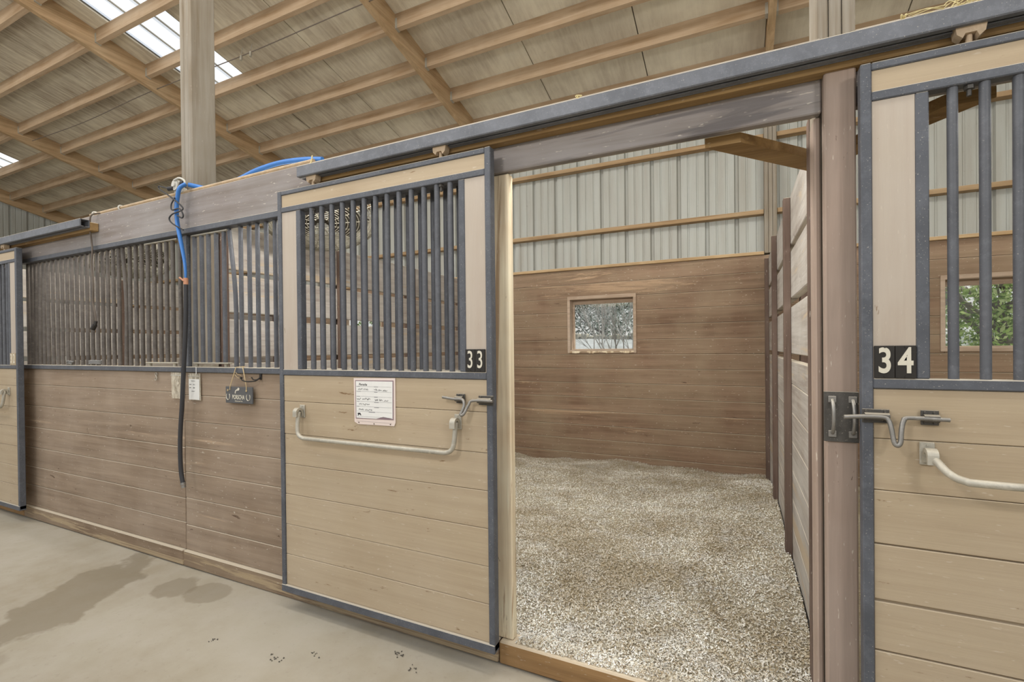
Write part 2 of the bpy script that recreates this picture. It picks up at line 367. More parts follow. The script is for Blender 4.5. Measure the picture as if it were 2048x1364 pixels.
M['ground'] = s_.done(s_.mix(s_.ramp(n_, [(.35, 0.), (.65, 1.)]), rgb(185, 183, 174), rgb(220, 218, 212)), .95)

# ------------------------------------------------------------------ levels measured on the place
YD = 1.75          # front of the sliding doors
YW = 1.86          # front of the stall wall boards
YB = 5.40          # inside face of the rear boards
BAYS = [-13.74, -10.24, -6.73, -3.22, .305, 3.83]     # rafter lines
def roof(y): return 5.60 - .25*y                      # underside of the rafters
DK = .25

# ------------------------------------------------------------------ floors
mb = MB()
nx, ny = 90, 56
for j in range(ny+1):
    for i in range(nx+1):
        x = -15+23*i/nx; y = -6+11.39*j/ny
        mb.v.append((x, y, .006*math.sin(x*1.7+y)*math.sin(y*2.1-x*.6)-.004))
for j in range(ny):
    for i in range(nx): mb.f.append((j*(nx+1)+i, j*(nx+1)+i+1, (j+1)*(nx+1)+i+1, (j+1)*(nx+1)+i)); mb.sm.append(True)
build('floor', mb, M['concrete'], kind='structure', label='pale concrete aisle floor with damp brown stains', cat='floor', origin=(0,0,0))

def hnoise(x, y):
    return (math.sin(x*2.3+1.1*math.sin(y*1.7))*math.cos(y*2.9+.8*math.sin(x*1.3))*.5 + math.sin(x*6.1+y*3.3)*math.sin(y*7.3-x*2.2)*.28 + math.sin(x*13.7-y*9.1)*math.sin(x*8.3+y*14.9)*.16)
def bed_h(x, y):
    if y < 1.9309: return .0985
    t = min(1, max(0, (y-1.93)/.55)); h = .088 + .05*t
    if y > 4.6: h -= .075*min(1, (y-4.6)/.7)
    u = (x+3.2)/3.5
    if 0 <= u <= 1: h += .035*max(0, (u-.75)/.25)*(1 if y < 4.5 else max(0, (5.2-y)/.7))*t
    h += .036*hnoise(x, y)*(.35+.65*t)
    if y > 5.0: h += .03*(math.sin(x*4.1+.7)+.5*math.sin(x*9.3))*min(1, (y-5.0)/.3)*.5
    return max(h, .02)
def bed(x0, x1, y0, y1, name, label, n):
    mb = MB(); nx = int((x1-x0)/.022); ny = int((y1-y0)/.022)
    for j in range(ny+1):
        for i in range(nx+1):
            x = x0+(x1-x0)*i/nx; y = y0+(y1-y0)*j/ny
            mb.v.append((x, y, bed_h(x, y)+R.uniform(-.0035, .0035)))
    for j in range(ny):
        for i in range(nx): mb.f.append((j*(nx+1)+i, j*(nx+1)+i+1, (j+1)*(nx+1)+i+1, (j+1)*(nx+1)+i)); mb.sm.append(False)
    b = build(name, mb, M['bed'], label=label, cat='bedding', kind='stuff', origin=(0,0,0))
    if n:
        rg = np.random.default_rng(3); u = rg.random((n, 2))
        xs = x0 + (x1-x0)*u[:,0]; ys = y0 + (y1-y0)*(u[:,1]**1.35)      # more of them where one stands close
        k = n//40; xs[:k] = rg.uniform(-.88, .23, k); ys[:k] = 1.931-.075*rg.random(k)**1.8      # spilt over the sill
        V = np.zeros((n, 4, 3), np.float32)
        ln = rg.uniform(.0025, .0068, n); wd = rg.uniform(.0012, .003, n); a = rg.uniform(0, PI, n); tl = rg.uniform(-.7, .7, n); t2 = rg.uniform(-.6, .6, n)
        zs = np.array([bed_h(x, y) for x, y in zip(xs, ys)])
        dx = np.stack([np.cos(a)*np.cos(tl), np.sin(a)*np.cos(tl), np.sin(tl)], 1); dy = np.stack([-np.sin(a)*np.cos(t2), np.cos(a)*np.cos(t2), np.sin(t2)], 1)
        c = np.stack([xs, ys, zs+.004+rg.uniform(0, .006, n)], 1)
        for k, (p, q) in enumerate(((-1,-1),(1,-.6),(1,.6),(-1,1))): V[:,k] = c + dx*(ln*p)[:,None] + dy*(wd*q)[:,None]
        me = bpy.data.meshes.new('wood_chips'); me.vertices.add(n*4); me.vertices.foreach_set('co', V.reshape(-1))
        me.loops.add(n*4); me.loops.foreach_set('vertex_index', np.arange(n*4)); me.polygons.add(n); me.polygons.foreach_set('loop_start', np.arange(0, n*4, 4)); me.update(calc_edges=True)
        at = me.attributes.new('tone', 'FLOAT', 'FACE'); at.data.foreach_set('value', rg.random(n).astype(np.float32)**.8)
        me.materials.append(M['chip']); o = bpy.data.objects.new('wood_chips', me); COL.objects.link(o); o.parent = b; o['kind'] = 'stuff'
bed(-3.19, .268, 1.931, 5.385, 'wood_shavings', 'pale wood shavings heaped on the floor of the open stall', 300000)
bed(.335, 3.78, 1.931, 5.385, 'wood_shavings', 'wood shavings on the stall floor behind door 34', 0)
bed(-6.68, -3.26, 1.931, 5.385, 'wood_shavings', 'wood shavings on the stall floor behind the barred wall with the hose', 0)

# ------------------------------------------------------------------ rear wall: boards, ledge, windows, girts, siding
WINS = [(-1.80, -1.05), (1.64, 2.40), (-5.42, -4.66), (-8.9, -8.15)]
WZ0, WZ1 = 1.335, 1.945
mb = MB(); zb = [2.285 - .1655*k for k in range(14)] + [0]
for z1, z0 in zip(zb, zb[1:]):
    z0 = max(z0, 0)
    cuts = [-13.7]; 
    for a, b in sorted(WINS): cuts += [a, b]
    cuts += [3.9]; 
    segs = []
    if z0 < WZ1 and z1 > WZ0:
        for a, b in zip(cuts[::2], cuts[1::2]): segs.append((a, b, z0, z1))
        for a, b in WINS:
            if z1 > WZ1+.002: segs.append((a, b, WZ1, z1))
            if z0 < WZ0-.002: segs.append((a, b, z0, WZ0))
    else: segs.append((-13.7, 3.9, z0, z1))
    for a, b, c, d in segs: mb.box(a, b, YB+.03, YB+.044, c-.003 if c > .01 else c, d+.003, 0)
    for a, b, c, d in segs: mb.box(a, b, YB+R.uniform(0, .002), YB+.035, c+.001, d-.001, .0035)
build('wall_back', mb, M['brown_back'], kind='structure', label='brown painted board wall at the rear of the stalls', cat='wall', origin=(-1.4,YB,0))
ld = MB(); ld.box(-13.7, .245, YB-.035, YB+.05, 2.285, 2.318)
build('trim_1', ld, M['ledge'], kind='structure', label='dusty timber cap on the rear boards of the open stall', cat='trim')
ld = MB(); ld.box(.365, 3.9, YB-.035, YB+.05, 2.285, 2.318)
build('trim_2', ld, M['ledge'], kind='structure', label='dusty timber cap on the rear boards behind door 34', cat='trim')
names = ['window over the bare shrub in the open stall', 'window onto green leaves behind door 34', 'window behind the barred wall with the hose', 'window of the farthest stall']
for i, (a, b) in enumerate(WINS):
    m = ((a+b)/2, YB, WZ0); w = thing('window_%d' % (i+1), names[i], 'window', m, kind='structure')
    f = MB(); d0, d1 = YB-.012, YB+.16; t = .03
    f.box(a-.028, a+.006, d0, d1, WZ0-.028, WZ1+.03); f.box(b-.006, b+.028, d0, d1, WZ0-.028, WZ1+.03)
    f.box(a, b, d0, d1, WZ1-.008, WZ1+.03); f.box(a, b, d0, d1, WZ0-.028, WZ0+.008)
    f.box(a+.006, b-.006, YB+.09, YB+.12, WZ1-.06, WZ1-.008); f.box(a+.006, b-.006, YB+.09, YB+.12, WZ0+.008, WZ0+.02)
    f.box(a+.006, a+.03, YB+.09, YB+.12, WZ0+.02, WZ1-.06)
    build('window_frame', f, M['frame_wood'], w)
    g = MB(); g.box(a+.01, b-.01, YB+.10, YB+.104, WZ0+.02, WZ1-.02, 0); build('pane', g, M['glass'], w)
    if i == 0:
        ch = MB()
        for k in range(26): 
            x = a+(b-a)*k/26; ch.box(x, x+(b-a)/24, YB-.017, YB-.008, WZ0-.012-.016*(.5+.5*math.sin(k*.9))-R.uniform(0, .006), WZ0-.004, .002)
        build('chewed_sill', ch, M['jamb'], w, label='chewed pale edge of the sill')
def ribbed(x0, x1, z0, z1, y, axis='x', skip=()):
    """corrugated sheet as a profile swept upwards; returns point list of the profile"""
    pts = []; p = .2855; k0 = math.floor(x0/p)-1
    k = k0
    while k*p < x1+p:
        c = k*p
        for dx, dy in ((-.022,0),(-.012,.032),(.012,.032),(.022,0),(.085,0),(.091,.008),(.101,.008),(.107,0),(.178,0),(.184,.008),(.194,.008),(.200,0)):
            pts.append((c+dx, y+dy))
        k += 1
    return [q for q in pts if x0 <= q[0] <= x1]
def sheet(mb, pts, z0, z1f, swap=False):
    n = len(mb.v)
    for x, y in pts:
        for z in (z0, z1f(x, y) if callable(z1f) else z1f): mb.v.append((y, x, z) if swap else (x, y, z))
    for i in range(len(pts)-1): mb.f.append((n+2*i, n+2*i+2, n+2*i+3, n+2*i+1)); mb.sm.append(False)
mb = MB(); YS = YB+.10
sheet(mb, ribbed(-14, 4, 0, 0, YS), 2.0, 4.30)
build('wall_back_siding', mb, M['siding'], kind='structure', label='cream ribbed metal siding above the rear boards', cat='wall', origin=(-5,YS,2))
mb = MB(); pts = [(q, -13.95-(d-0)) for q, d in ribbed(-1.6, 5.7, 0, 0, 0)]
sheet(mb, pts, 0, lambda x, y: roof(x)+DK, swap=True)
build('wall_left', mb, M['siding'], kind='structure', label='cream ribbed metal gable wall at the far end of the barn', cat='wall', origin=(-13.95,2,0))
mb = MB(); sheet(mb, [(q, 3.98+d) for q, d in ribbed(-1.6, 5.7, 0, 0, 0)], 0, lambda x, y: roof(x)+DK, swap=True)
build('wall_right_added', mb, M['siding'], kind='structure', label='added ribbed metal wall closing the unseen right end against the sun', cat='wall', origin=(3.98,2,0))  # added out of view to keep the sun from entering the aisle
GB = ['at the far gable', 'two stalls left of the hose', 'behind the barred wall left of the hose', 'above the window of the open stall', 'above the window behind door 34']
for i, (z, nm) in enumerate(((2.70, 'lower orange-brown timber girt on the siding'), (3.455, 'upper orange-brown timber girt on the siding'))):
    for k, (a, b) in enumerate(zip(BAYS, BAYS[1:])):
        mb = MB(); mb.box(a+.058, b-.058, YB+.005, YS-.002, z, z+.045)
        build('wall_girt', mb, M['girt'], label=nm+' '+GB[k], cat='girt', group='girts on the rear siding', kind='thing')
WORD = ['at the far gable', 'two bays left of the hose post', 'one bay left of the hose post', 'in line with the hose post', 'behind the post between doors 33 and 34', 'right of door 34']
for i, x in enumerate(BAYS):
    if i == 0: continue
    mb = MB()
    for k in range(3): mb.box(x-.057+.038*k+.001, x-.057+.038*(k+1)-.001, YB-.02, YS-.004, 2.30 if True else 0, roof(5.45), .004)
    build('wall_post', mb, M['post'], label='pale laminated timber post against the rear siding, '+WORD[i], cat='post', group='posts on the rear wall', kind='thing')

# ------------------------------------------------------------------ roof: deck, skylights, rafters, purlins
SKY = [(-6.42, -5.60), (-12.95, -11.75)]
mb = MB()
def slab(x0, x1, y0, y1, z0, z1):   # follows the roof pitch
    p = []
    for z in (z0, z1): p += [(x0, y0, roof(y0)+z), (x1, y0, roof(y0)+z), (x1, y1, roof(y1)+z), (x0, y1, roof(y1)+z)]
    mb.hexa(p)
xs = []
for a in BAYS[:-1]:
    for k in range(3): xs.append(a-.03+1.172*k)
xs.append(BAYS[-1]+.2)
xs = sorted(set(xs) | {q for s in SKY for q in s})
YT = -1.5
for a, b in zip(xs, xs[1:]):
    sk = any(a >= s0-.01 and b <= s1+.01 for s0, s1 in SKY)
    y0 = 4.03 if sk else YT
    slab(a+.0055, b-.0055, y0, 5.75, DK, DK+.02)
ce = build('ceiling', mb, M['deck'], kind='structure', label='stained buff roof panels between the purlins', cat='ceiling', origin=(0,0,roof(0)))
mb = MB()
for a, b in zip(xs, xs[1:]):
    sk = any(a >= s0-.01 and b <= s1+.01 for s0, s1 in SKY); slab(a, b, 4.03 if sk else YT, 5.75, DK+.0205, DK+.035)
build('roof_sheet', mb, M['fandark'], ce, label='roof sheet above the panels, coloured dark for the shade in their joints')  # dark colour stands in for the shade inside the panel joints
for i, (a, b) in enumerate(SKY):
    mb = MB(); n = 24; m = 8
    for j in range(n+1):
        x = a+(b-a)*j/n; e = .012*math.cos(2*PI*(x-a)/.29*1.0)
        for y in (YT, 4.06): mb.v.append((x, y, roof(y)+DK+.045+(0.018 if (j % 8 == 0) else 0)))
    for j in range(n): mb.f.append((2*j, 2*j+2, 2*j+3, 2*j+1)); mb.sm.append(False)
    w = build('skylight', mb, M['skylight'], kind='thing', cat='skylight', group='skylights', label=('bright white fibreglass skylight panel beside the grooved post', 'small corner of a white skylight panel at the far left end of the roof')[i])
    for t in (.36, .71): 
        r = MB(); x = a+(b-a)*t; p = []
        for z in (DK+.03, DK+.046): p += [(x-.006, YT, roof(YT)+z), (x+.006, YT, roof(YT)+z), (x+.006, 4.03, roof(4.03)+z), (x-.006, 4.03, roof(4.03)+z)]
        r.hexa(p); build('rib', r, M['hanger'], w)
def pitched(mb, x0, x1, y0, y1, z0, z1):
    p = []
    for z in (z0, z1): p += [(x0, y0, roof(y0)+z), (x1, y0, roof(y0)+z), (x1, y1, roof(y1)+z), (x0, y1, roof(y1)+z)]
    mb.hexa(p)
RW = ['against the far gable wall', 'second from the far gable', 'pale and sunlit beside the skylight', 'running down to the roof edge over door 33', 'end-on above the post between doors 33 and 34', 'right of door 34']
for i, x in enumerate(BAYS):
    mb = MB(); pitched(mb, x-.03, x+.03, YT, 5.62, 0, .248)
    o = build('rafter', mb, M['rafter'], cat='rafter', group='roof rafters', kind='thing', label='heavy sloping timber rafter '+RW[i])
BN = ['far gable bay', 'bay left of the skylight', 'skylight bay', 'bay above door 33', 'bay above door 34']
ORD = ['lowest', 'second', 'third', 'fourth', 'fifth', 'sixth', 'seventh']
for b, (x0, x1) in enumerate(zip(BAYS, BAYS[1:])):
    nr = (5, 7, 7, 4, 2)[b]
    for k in range(nr):
        y = 5.06-.521*k
        t = thing('purlin', '%s timber purlin up from the eave in the roof\'s %s' % (ORD[k], BN[b]), 'purlin', ((x0+x1)/2, y, roof(y)+.1), 'roof purlins')
        mb = MB(); dy = R.uniform(-.006, .006); pitched(mb, x0+.0302, x1-.0302, y-.045+dy, y+dy, .1, DK-.002); build('timber', mb, M['purlin'], t)
        for xa, xb in ((x0+.0305, x0+.055), (x1-.055, x1-.0305)):
            mb = MB(); pitched(mb, xa, xb, y-.05+dy, y+.005+dy, .095, .2); build('joist_hanger', mb, M['hanger'], t)
    mb = MB(); pitched(mb, x0+.0302, x1-.0302, 5.58, 5.615, -.06, DK+.005)
    build('eave_board', mb, M['purlin'], cat='eave board', group='eave boards', kind='thing', label='timber eave board at the low edge of the roof, '+BN[b])
mb = MB(); mb.tube(bez([(-10.1,3.58,4.74),(-8.5,3.58,4.70),(-6.9,3.58,4.74),(-5.0,3.58,4.715),(-3.3,3.58,4.735),(-1.6,3.58,4.72),(0.2,3.58,4.74)], 10), .005, 6)
wr = thing('overhead_wire', 'thin dark wire strung along the roof below the purlins', 'wire', (-5,3.58,4.7))
build('wire', mb, M['cable'], wr)
for x in (-5.06, -4.90):
    mb = MB(); mb.tube([(x,3.58,4.72),(x+.01,3.57,4.66)], .014, 8); mb.tube([(x,3.58,4.74),(x,3.6,4.82)], .004, 6); build('insulator', mb, M['galv'], wr)

# ------------------------------------------------------------------ poles at the stall fronts
def pole(x0, x1, y0, label):
    t = thing('timber_post', label, 'post', ((x0+x1)/2, y0+.08, 0), 'roof posts on the stall fronts'); w = (x1-x0)/3
    for k in range(3):
        mb = MB(); mb.box(x0+w*k+.0012, x0+w*(k+1)-.0012, y0+R.uniform(0, .003), y0+.158, 0, roof(y0+.158)-.003, .004); build('ply', mb, M['post'], t)
pole(-3.287, -3.166, 1.893, 'pale laminated timber post rising behind the hose valve')
pole(.243, .356, 1.893, 'pale laminated timber post rising above the brown post left of door 34')

# ------------------------------------------------------------------ stall front walls
def front(x0, x1, zb, bars, label, feed, bent, name='stall_wall'):
    t = thing(name, label, 'stall wall', ((x0+x1)/2, YW, .1), 'barred stall walls')
    mb = MB()
    for z0, z1 in zip(zb, zb[1:]): mb.box(x0, x1, YW+R.uniform(0, .003), YW+.038, z0+.0008, z1-.0008, .003)
    mb.box(x0+.01, x1-.01, YW+.02, YW+.036, zb[0]+.002, zb[-1]-.002, 0)
    build('boards', mb, M['brown'], t)
    mb = MB(); mb.box(x0, x1, YW-.016, YW+.045, 1.247, 1.281, .003); build('middle_rail', mb, M['steel'], t, label='dusty steel rail on top of the boards')
    mb = MB(); mb.box(x0, x1, YW-.014, YW+.045, 2.13, 2.165, .003); build('top_rail', mb, M['steel'], t)
    for x in bars:
        off = bent.get(x, (0, 0, 0)); mb = MB()
        mb.tube(bez([(x+off[0], 1.89, 2.135), (x+off[1], 1.89, 1.72), (x+off[2], 1.89, 1.28)], 5) if any(off) else [(x, 1.89, 2.135), (x, 1.89, 1.28)], .0127, 12)
        build('bar', mb, M['bar'] if x > -3.2 else M['bar_brown'], t)
    for fx0, fx1, fb in feed:
        g = MB(); g.box(fx0, fx1, 1.868, 1.898, 1.300, 1.309, .002)
        for x in (fb[0], fb[-1]): g.tube([(x, 1.89, 1.281), (x, 1.89, 1.302)], .012, 8)
        gate = build('feed_gate', g, M['galv'], t, label='shorter barred section between two flat rods')
        g = MB(); g.box(fx0, fx1, 1.868, 1.898, 2.112, 2.121, .002); build('upper_rod', g, M['galv'], gate)
        for x in fb:
            mb = MB(); mb.tube([(x, 1.885, 2.114), (x, 1.885, 1.304)], .0127, 12); build('bar', mb, M['bar'] if x > -3.2 else M['bar_brown'], gate)
    return t
lb = [-5.447,-5.377,-5.312,-5.243,-5.171,-5.097,-5.019,-4.941,-4.865,-4.788,-4.714,-4.638,-4.56,-4.484,-4.41,-4.335,-4.259,-4.187,-4.112,-4.039,-3.953,-3.897,-3.82,-3.748]
wl = front(-5.50, -3.236, [.1,.275,.43,.59,.76,.94,1.115,1.247], lb+[-3.304], 'brown board stall wall with dark bars left of the dangling hose',
      [(-3.678,-3.308,[-3.664,-3.591,-3.518,-3.447,-3.376])], {-3.953: (-.035, .008, -.004)})
rb = [-2.753,-2.699,-2.622,-2.549,-2.473,-2.399] + [-2.326+.0728*k for k in range(19)]
w2 = front(-3.231, -.975, [.1,.262,.436,.602,.766,.93,1.10,1.247], rb, 'brown board stall wall with dark bars between the hose and door 33',
      [(-3.152,-2.80,[-3.140,-3.068,-2.999,-2.923,-2.848])], {-2.753: (-.055, 0, 0)})
mb = MB(); mb.box(-3.245, -3.205, 1.872, 1.91, 1.281, 2.13, .003); build('bar_post', mb, M['steel'], w2, label='square steel upright beside the hose')
front(-10.2, -6.75, [.1,.275,.43,.59,.76,.94,1.115,1.247], [], 'brown board stall wall beyond door 32', [], {}) if False else None

# header boards, pipe on top
def header(x0, x1, label):
    t = thing('header_board', label, 'header', ((x0+x1)/2, 1.87, 2.143), 'header boards over the stalls')
    mb = MB(); mb.box(x0, x1, 1.852, 1.889, 2.145, 2.390, .004); build('front_board', mb, M['header'], t)
    mb = MB()
    for a, b in ((x0, -3.295), (-3.158, .236)) if x0 < -4 else ((x0+.02, x1),): mb.box(a, b, 1.890, 1.912, 2.152, 2.385, .004)
    build('back_board', mb, M['grey_wood'], t, label='weathered unpainted board behind')
header(-9.0, .2535, 'long brown header board over the barred walls and the open doorway')
header(.345, 3.9, 'brown header board above door 34')
mb = MB(); mb.tube(bez([(-4.36,1.868,2.402),(-3.6,1.868,2.404),(-3.0,1.868,2.401),(-2.5,1.868,2.403),(-2.06,1.868,2.402)], 6), .0115, 10)
t = thing('water_pipe', 'thin dusty pipe lying along the top edge of the brown header', 'pipe', (-3.2,1.868,2.39)); build('pipe', mb, M['pipe'], t)
for x in (-4.30, -3.95):
    mb = MB(); mb.ring((x, 1.868, 2.402), .017, .006, 0, 16, 6); build('strap', mb, M['pvc'], t)

# door tracks
def track(x0, x1, dz, label):
    t = thing('door_track', label, 'door track', ((x0+x1)/2, 1.77, 2.27+dz), 'sliding door tracks')
    mb = MB(); z0, z1 = 2.269+dz, 2.325+dz; y0, y1 = 1.737, 1.797
    mb.box(x0, x1, y0, y0+.012, z0, z1, .004); mb.box(x0, x1, y1-.004, y1, z0, z1, .001); mb.box(x0, x1, y0+.004, y1, z1-.006, z1, .001)
    mb.box(x0, x1, y0+.004, y0+.025, z0+.001, z0+.005, .001); mb.box(x0, x1, y1-.025, y1, z0+.001, z0+.005, .001)
    build('rail', mb, M['track'], t)
    mb = MB(); mb.box(x0+.02, x1, 1.799, 1.851, z0-.017, z1-.012, .004); build('spacer_board', mb, M['brace'], t, label='bare yellowish timber strip behind the rail')
    return t
track(-2.042, 3.6, 0, 'dusty grey-blue box track over doors 33 and 34')
track(-9.0, -4.214, .008, 'grey-blue box track over door 32')

# brown post, jambs, sills
t = thing('door_post', 'brown painted post between the open doorway and door 34', 'post', (.3, 1.83, 0))
mb = MB(); mb.box(.2555, .3405, 1.815, 1.866, 0.0, 2.265, .005); build('post_board', mb, M['brown_v'], t)
st = MB(); st.box(.249, .342, 1.808, 1.8145, 1.073, 1.233, .001); pl = build('strike_plate', st, M['latch_dark'], t, label='scuffed steel plate')
for x in (.2715, .3255):
    mb = MB(); mb.tube(bez([(x,1.806,1.100),(x,1.792,1.112),(x,1.780,1.135),(x,1.780,1.172),(x,1.792,1.195),(x,1.806,1.207)], 5), .0055, 8)
    mb.box(x-.011, x+.011, 1.803, 1.808, 1.198, 1.219, .002); mb.box(x-.011, x+.011, 1.803, 1.808, 1.088, 1.109, .002)
    build('staple', mb, M['latch'], pl)
def jamb(x0, x1, y0, y1, z0, z1, mat, name, label):
    mb = MB(); mb.box(x0, x1, y0, y1, z0, z1, .005); return build(name, mb, mat, cat='jamb', label=label, kind='thing')
jamb(-.985, -.896, 1.868, 1.911, .1, 2.143, M['jamb'], 'door_jamb', 'weathered pale jamb board left of the open doorway, behind door 33')
jamb(.236, .2545, 1.878, 1.99, .1, 2.143, M['brown_v'], 'door_jamb', 'narrow brown jamb board at the right of the open doorway')
for x0, x1, m, lb_ in ((-10, -5.455, 'sill_raw', 'bare timber sill under door 32'), (-5.45, -3.238, 'sill', 'brown scuffed sill under the barred wall left of the hose'), (-3.233, -.958, 'sill', 'brown scuffed sill running under door 33'), (-.953, .2545, 'sill_raw', 'raw brown timber sill of the open doorway'), (.345, 3.9, 'sill_raw', 'timber sill under door 34')):
    mb = MB(); mb.box(x0, x1, 1.842, 1.928, 0, .099, .006); build('sill_beam', mb, M[m], cat='sill', label=lb_, group='timber sills', kind='thing')

# ------------------------------------------------------------------ sliding doors
def latch(door, tip, p1, bend, p2, end, y=1.728, staple=False):
    l = thing('latch', None, None, door['_b'], kind=None); l.location = (0,0,0); l.parent = door; del_keys(l)
    for a, b, z0, z1 in (p1, p2):
        mb = MB(); mb.box(a, b, YD-.004, YD+.0005, z0, z1, .001); zc = (z0+z1)/2
        mb.tube([(a+.003, y+.006, zc), (b-.003, y+.006, zc)], .0115, 10)
        for x in (a+.01, b-.01):
            for z in (z0+.007, z1-.007): mb.disc((x, 0, z), .004, 1, YD-.008, YD-.003, 8)
        build('bracket', mb, M['latch_dark'], l)
    mb = MB(); mb.tube(bez([tip]+bend+[end], 6), .0065, 8); build('rod', mb, M['latch'], l)
    return l
def del_keys(o):
    for k in ('label', 'category', 'kind', 'group'):
        if k in o: del o[k]
def door(x0, x1, side, label, zt, bars, num, tiles, planks, blanket, lat):
    """side +1: number and latch at the right edge, -1: at the left edge"""
    t = thing('sliding_gate', label, 'sliding door', ((x0+x1)/2, YD+.02, .1), 'sliding stall doors')
    y0, y1 = YD, YD+.04; S = .028
    for nm, a, b, c, d in (('stile', x0, x0+S, .108, zt), ('stile', x1-S, x1, .108, zt)):
        mb = MB(); mb.box(a, b, y0, y1, c, d, .003); build(nm, mb, M['steel'], t)
    for nm, c, d, e in (('top_rail', zt-.024, zt-.001, 0), ('upper_rail', zt-.115, zt-.087, 0), ('middle_rail', 1.250, 1.281, 0), ('bottom_rail', .100, .138, .003)):
        mb = MB(); mb.box(x0+S if not e else x0, x1-S if not e else x1, y0-e, y1, c, d, .003); build(nm, mb, M['steel'], t)
    u0, u1 = (x0+.135, x1-.128) if side > 0 else (x0+.131, x1-.135)
    for a in (u0, u1-.030 if side > 0 else u1-.03):
        mb = MB(); mb.box(a, a+.031, y0+.002, y1-.002, 1.281, zt-.115, .003); build('upright', mb, M['steel'], t)
    mb = MB(); mb.box(x0+S, x1-S, y0+.006, y1-.006, zt-.087, zt-.024, .001); build('top_panel', mb, M['tan'], t)
    mb = MB(); mb.box(x0+S, u0, y0+.006, y1-.006, 1.281, zt-.115, .001); build('side_panel', mb, M['tan_v'], t)
    mb = MB(); mb.box(u1, x1-S, y0+.006, y1-.006, 1.281, zt-.115, .001); build('side_panel', mb, M['tan_v'], t)
    mb = MB(); zz = [.138]+planks+[1.250]
    for a, b in zip(zz, zz[1:]):
        g = .004 if abs(a-.613) < 1e-6 or abs(b-.613) < 1e-6 else .0009
        mb.box(x0+S, x1-S, y0+.006+R.uniform(0, .002), y1-.006, a+g, b-g, .002)
    mb.box(x0+S, x1-S, y0+.018, y1-.008, .14, 1.248, 0)
    build('boards', mb, M['tan'], t)
    for x in bars:
        mb = MB(); mb.tube([(x, y0+.018, 1.279), (x, y0+.018, zt-.113)], .0127, 12); build('bar', mb, M['bar'], t)
    for x in ((x0+.245, x1-.255) if side > 0 else (x0+.255, x1-.245)):
        mb = MB(); z = zt
        mb.tube([(x, y0+.02, z-.002), (x, y0+.02, z+.03)], .008, 8); mb.prism([(x-.034, z+.052), (x-.031, z+.026), (x-.018, z+.014), (x-.012, z+.026), (x+.012, z+.026), (x+.018, z+.012), (x+.031, z+.024), (x+.036, z+.054)], y0+.004, y0+.038, 1)
        for dx in (-.02, .02): mb.disc((x+dx, 0, z+.066), .012, 1, y0+.008, y0+.034, 12)
        build('roller', mb, M['roller'], t, label='dusty cast roller hanger')
        mb = MB(); mb.tube([(x, y0+.02, zt-.113), (x, y0+.02, zt-.145)], .006, 8); mb.disc((x, y0+.02, 0), .012, 2, zt-.127, zt-.116, 6); build('bolt', mb, M['latch_dark'], t)
    # number plate
    a, b = tiles; p = MB(); m2 = (a+b)/2
    p.box(a, m2-.0006, YD-.0015, YD+.006, 1.282, 1.378, .001); p.box(m2+.0006, b, YD-.0015, YD+.006, 1.282, 1.378, .001)
    for x in ((a+m2)/2, (b+m2)/2):
        for z in (1.287, 1.374): p.disc((x, 0, z), .0028, 1, YD-.004, YD, 8)
    np_ = build('number_plate', p, M['tile_tan'] if num == '32' else M['black'], t, label='plate with the number '+num)
    for ch, x in zip(num, ((a+m2)/2, (b+m2)/2)):
        text('digit', ch, .104, (x, YD-.0022, 1.3305), M['digit_tan'] if num == '32' else M['digit'], np_, sx=.70 if num == '34' else .62, offs=.0022 if num == '34' else .0004, ext=.0008)
    # blanket bar
    bb, path = blanket; br = thing('blanket_bar', None, None, t['_b'], kind=None); br.location = (0,0,0); br.parent = t; del_keys(br)
    mb = MB(); mb.tube(bez(path, 6), .0105, 12); build('rod', mb, M['galv'], br)
    for x, sx in bb:
        mb = MB(); mb.box(x-.0175, x+.0175, YD-.0005, YD+.006, 1.032, 1.098, .003)
        n = 14; ring = []
        for k in range(n+1):
            w = PI*k/n; ring.append((YD-.006-.020+.022*math.cos(w)*1.0, 1.064+.022*math.sin(w)))
        outer = [(YD+.001, 1.042)]+ring+[(YD-.048, 1.042)]
        inn = [(YD-.040, 1.042)]+[(YD-.026+.013*math.cos(PI-PI*k/n), 1.060+.013*math.sin(PI-PI*k/n)) for k in range(n+1)]+[(YD-.010, 1.042)]
        mb.prism(outer+inn, x-.013, x+.013, 0)
        for z in (1.040, 1.090): mb.disc((x, 0, z), .003, 1, YD-.003, YD+.001, 8)
        build('bracket', mb, M['galv'], br)
    if lat: latch(t, *lat)
    return t
P33 = [.30, .46, .62, .78, .94, 1.112]
b33 = [-1.968+.0698*k for k in range(13)]
U = lambda x: [(x-1.975-(-1.975)+0, 0, 0)]
def ubar(xl, xr): return [(xl,1.728,1.066),(xl,1.722,1.035),(xl+.002,1.716,.985),(xl+.012,1.713,.952),(xl+.04,1.712,.937),(xl+.1,1.712,.935),((xl+xr)/2,1.712,.935),(xr-.1,1.712,.935),(xr-.04,1.712,.937),(xr-.012,1.713,.952),(xr-.002,1.716,.985),(xr,1.722,1.035),(xr,1.728,1.066)]
door(-2.203, -.924, 1, 'tan door with number 33 slid open beside the doorway', 2.222, b33, '33', (-1.052, -.957), P33,
     ([(-2.036, 1), (-1.094, 1)], ubar(-2.033, -1.090)),
     ((-1.156,1.728,1.172), (-1.098,-1.055,1.146,1.187), [(-1.10,1.728,1.166),(-1.062,1.728,1.166),(-1.048,1.724,1.158),(-1.042,1.716,1.138),(-1.05,1.708,1.112),(-1.053,1.706,1.104),(-1.045,1.706,1.102),(-1.036,1.710,1.112),(-1.022,1.722,1.145),(-1.006,1.728,1.162)], (-.988,-.918,1.143,1.183), (-.912,1.728,1.163)))
b34 = [.557+.0695*k for k in range(13)]
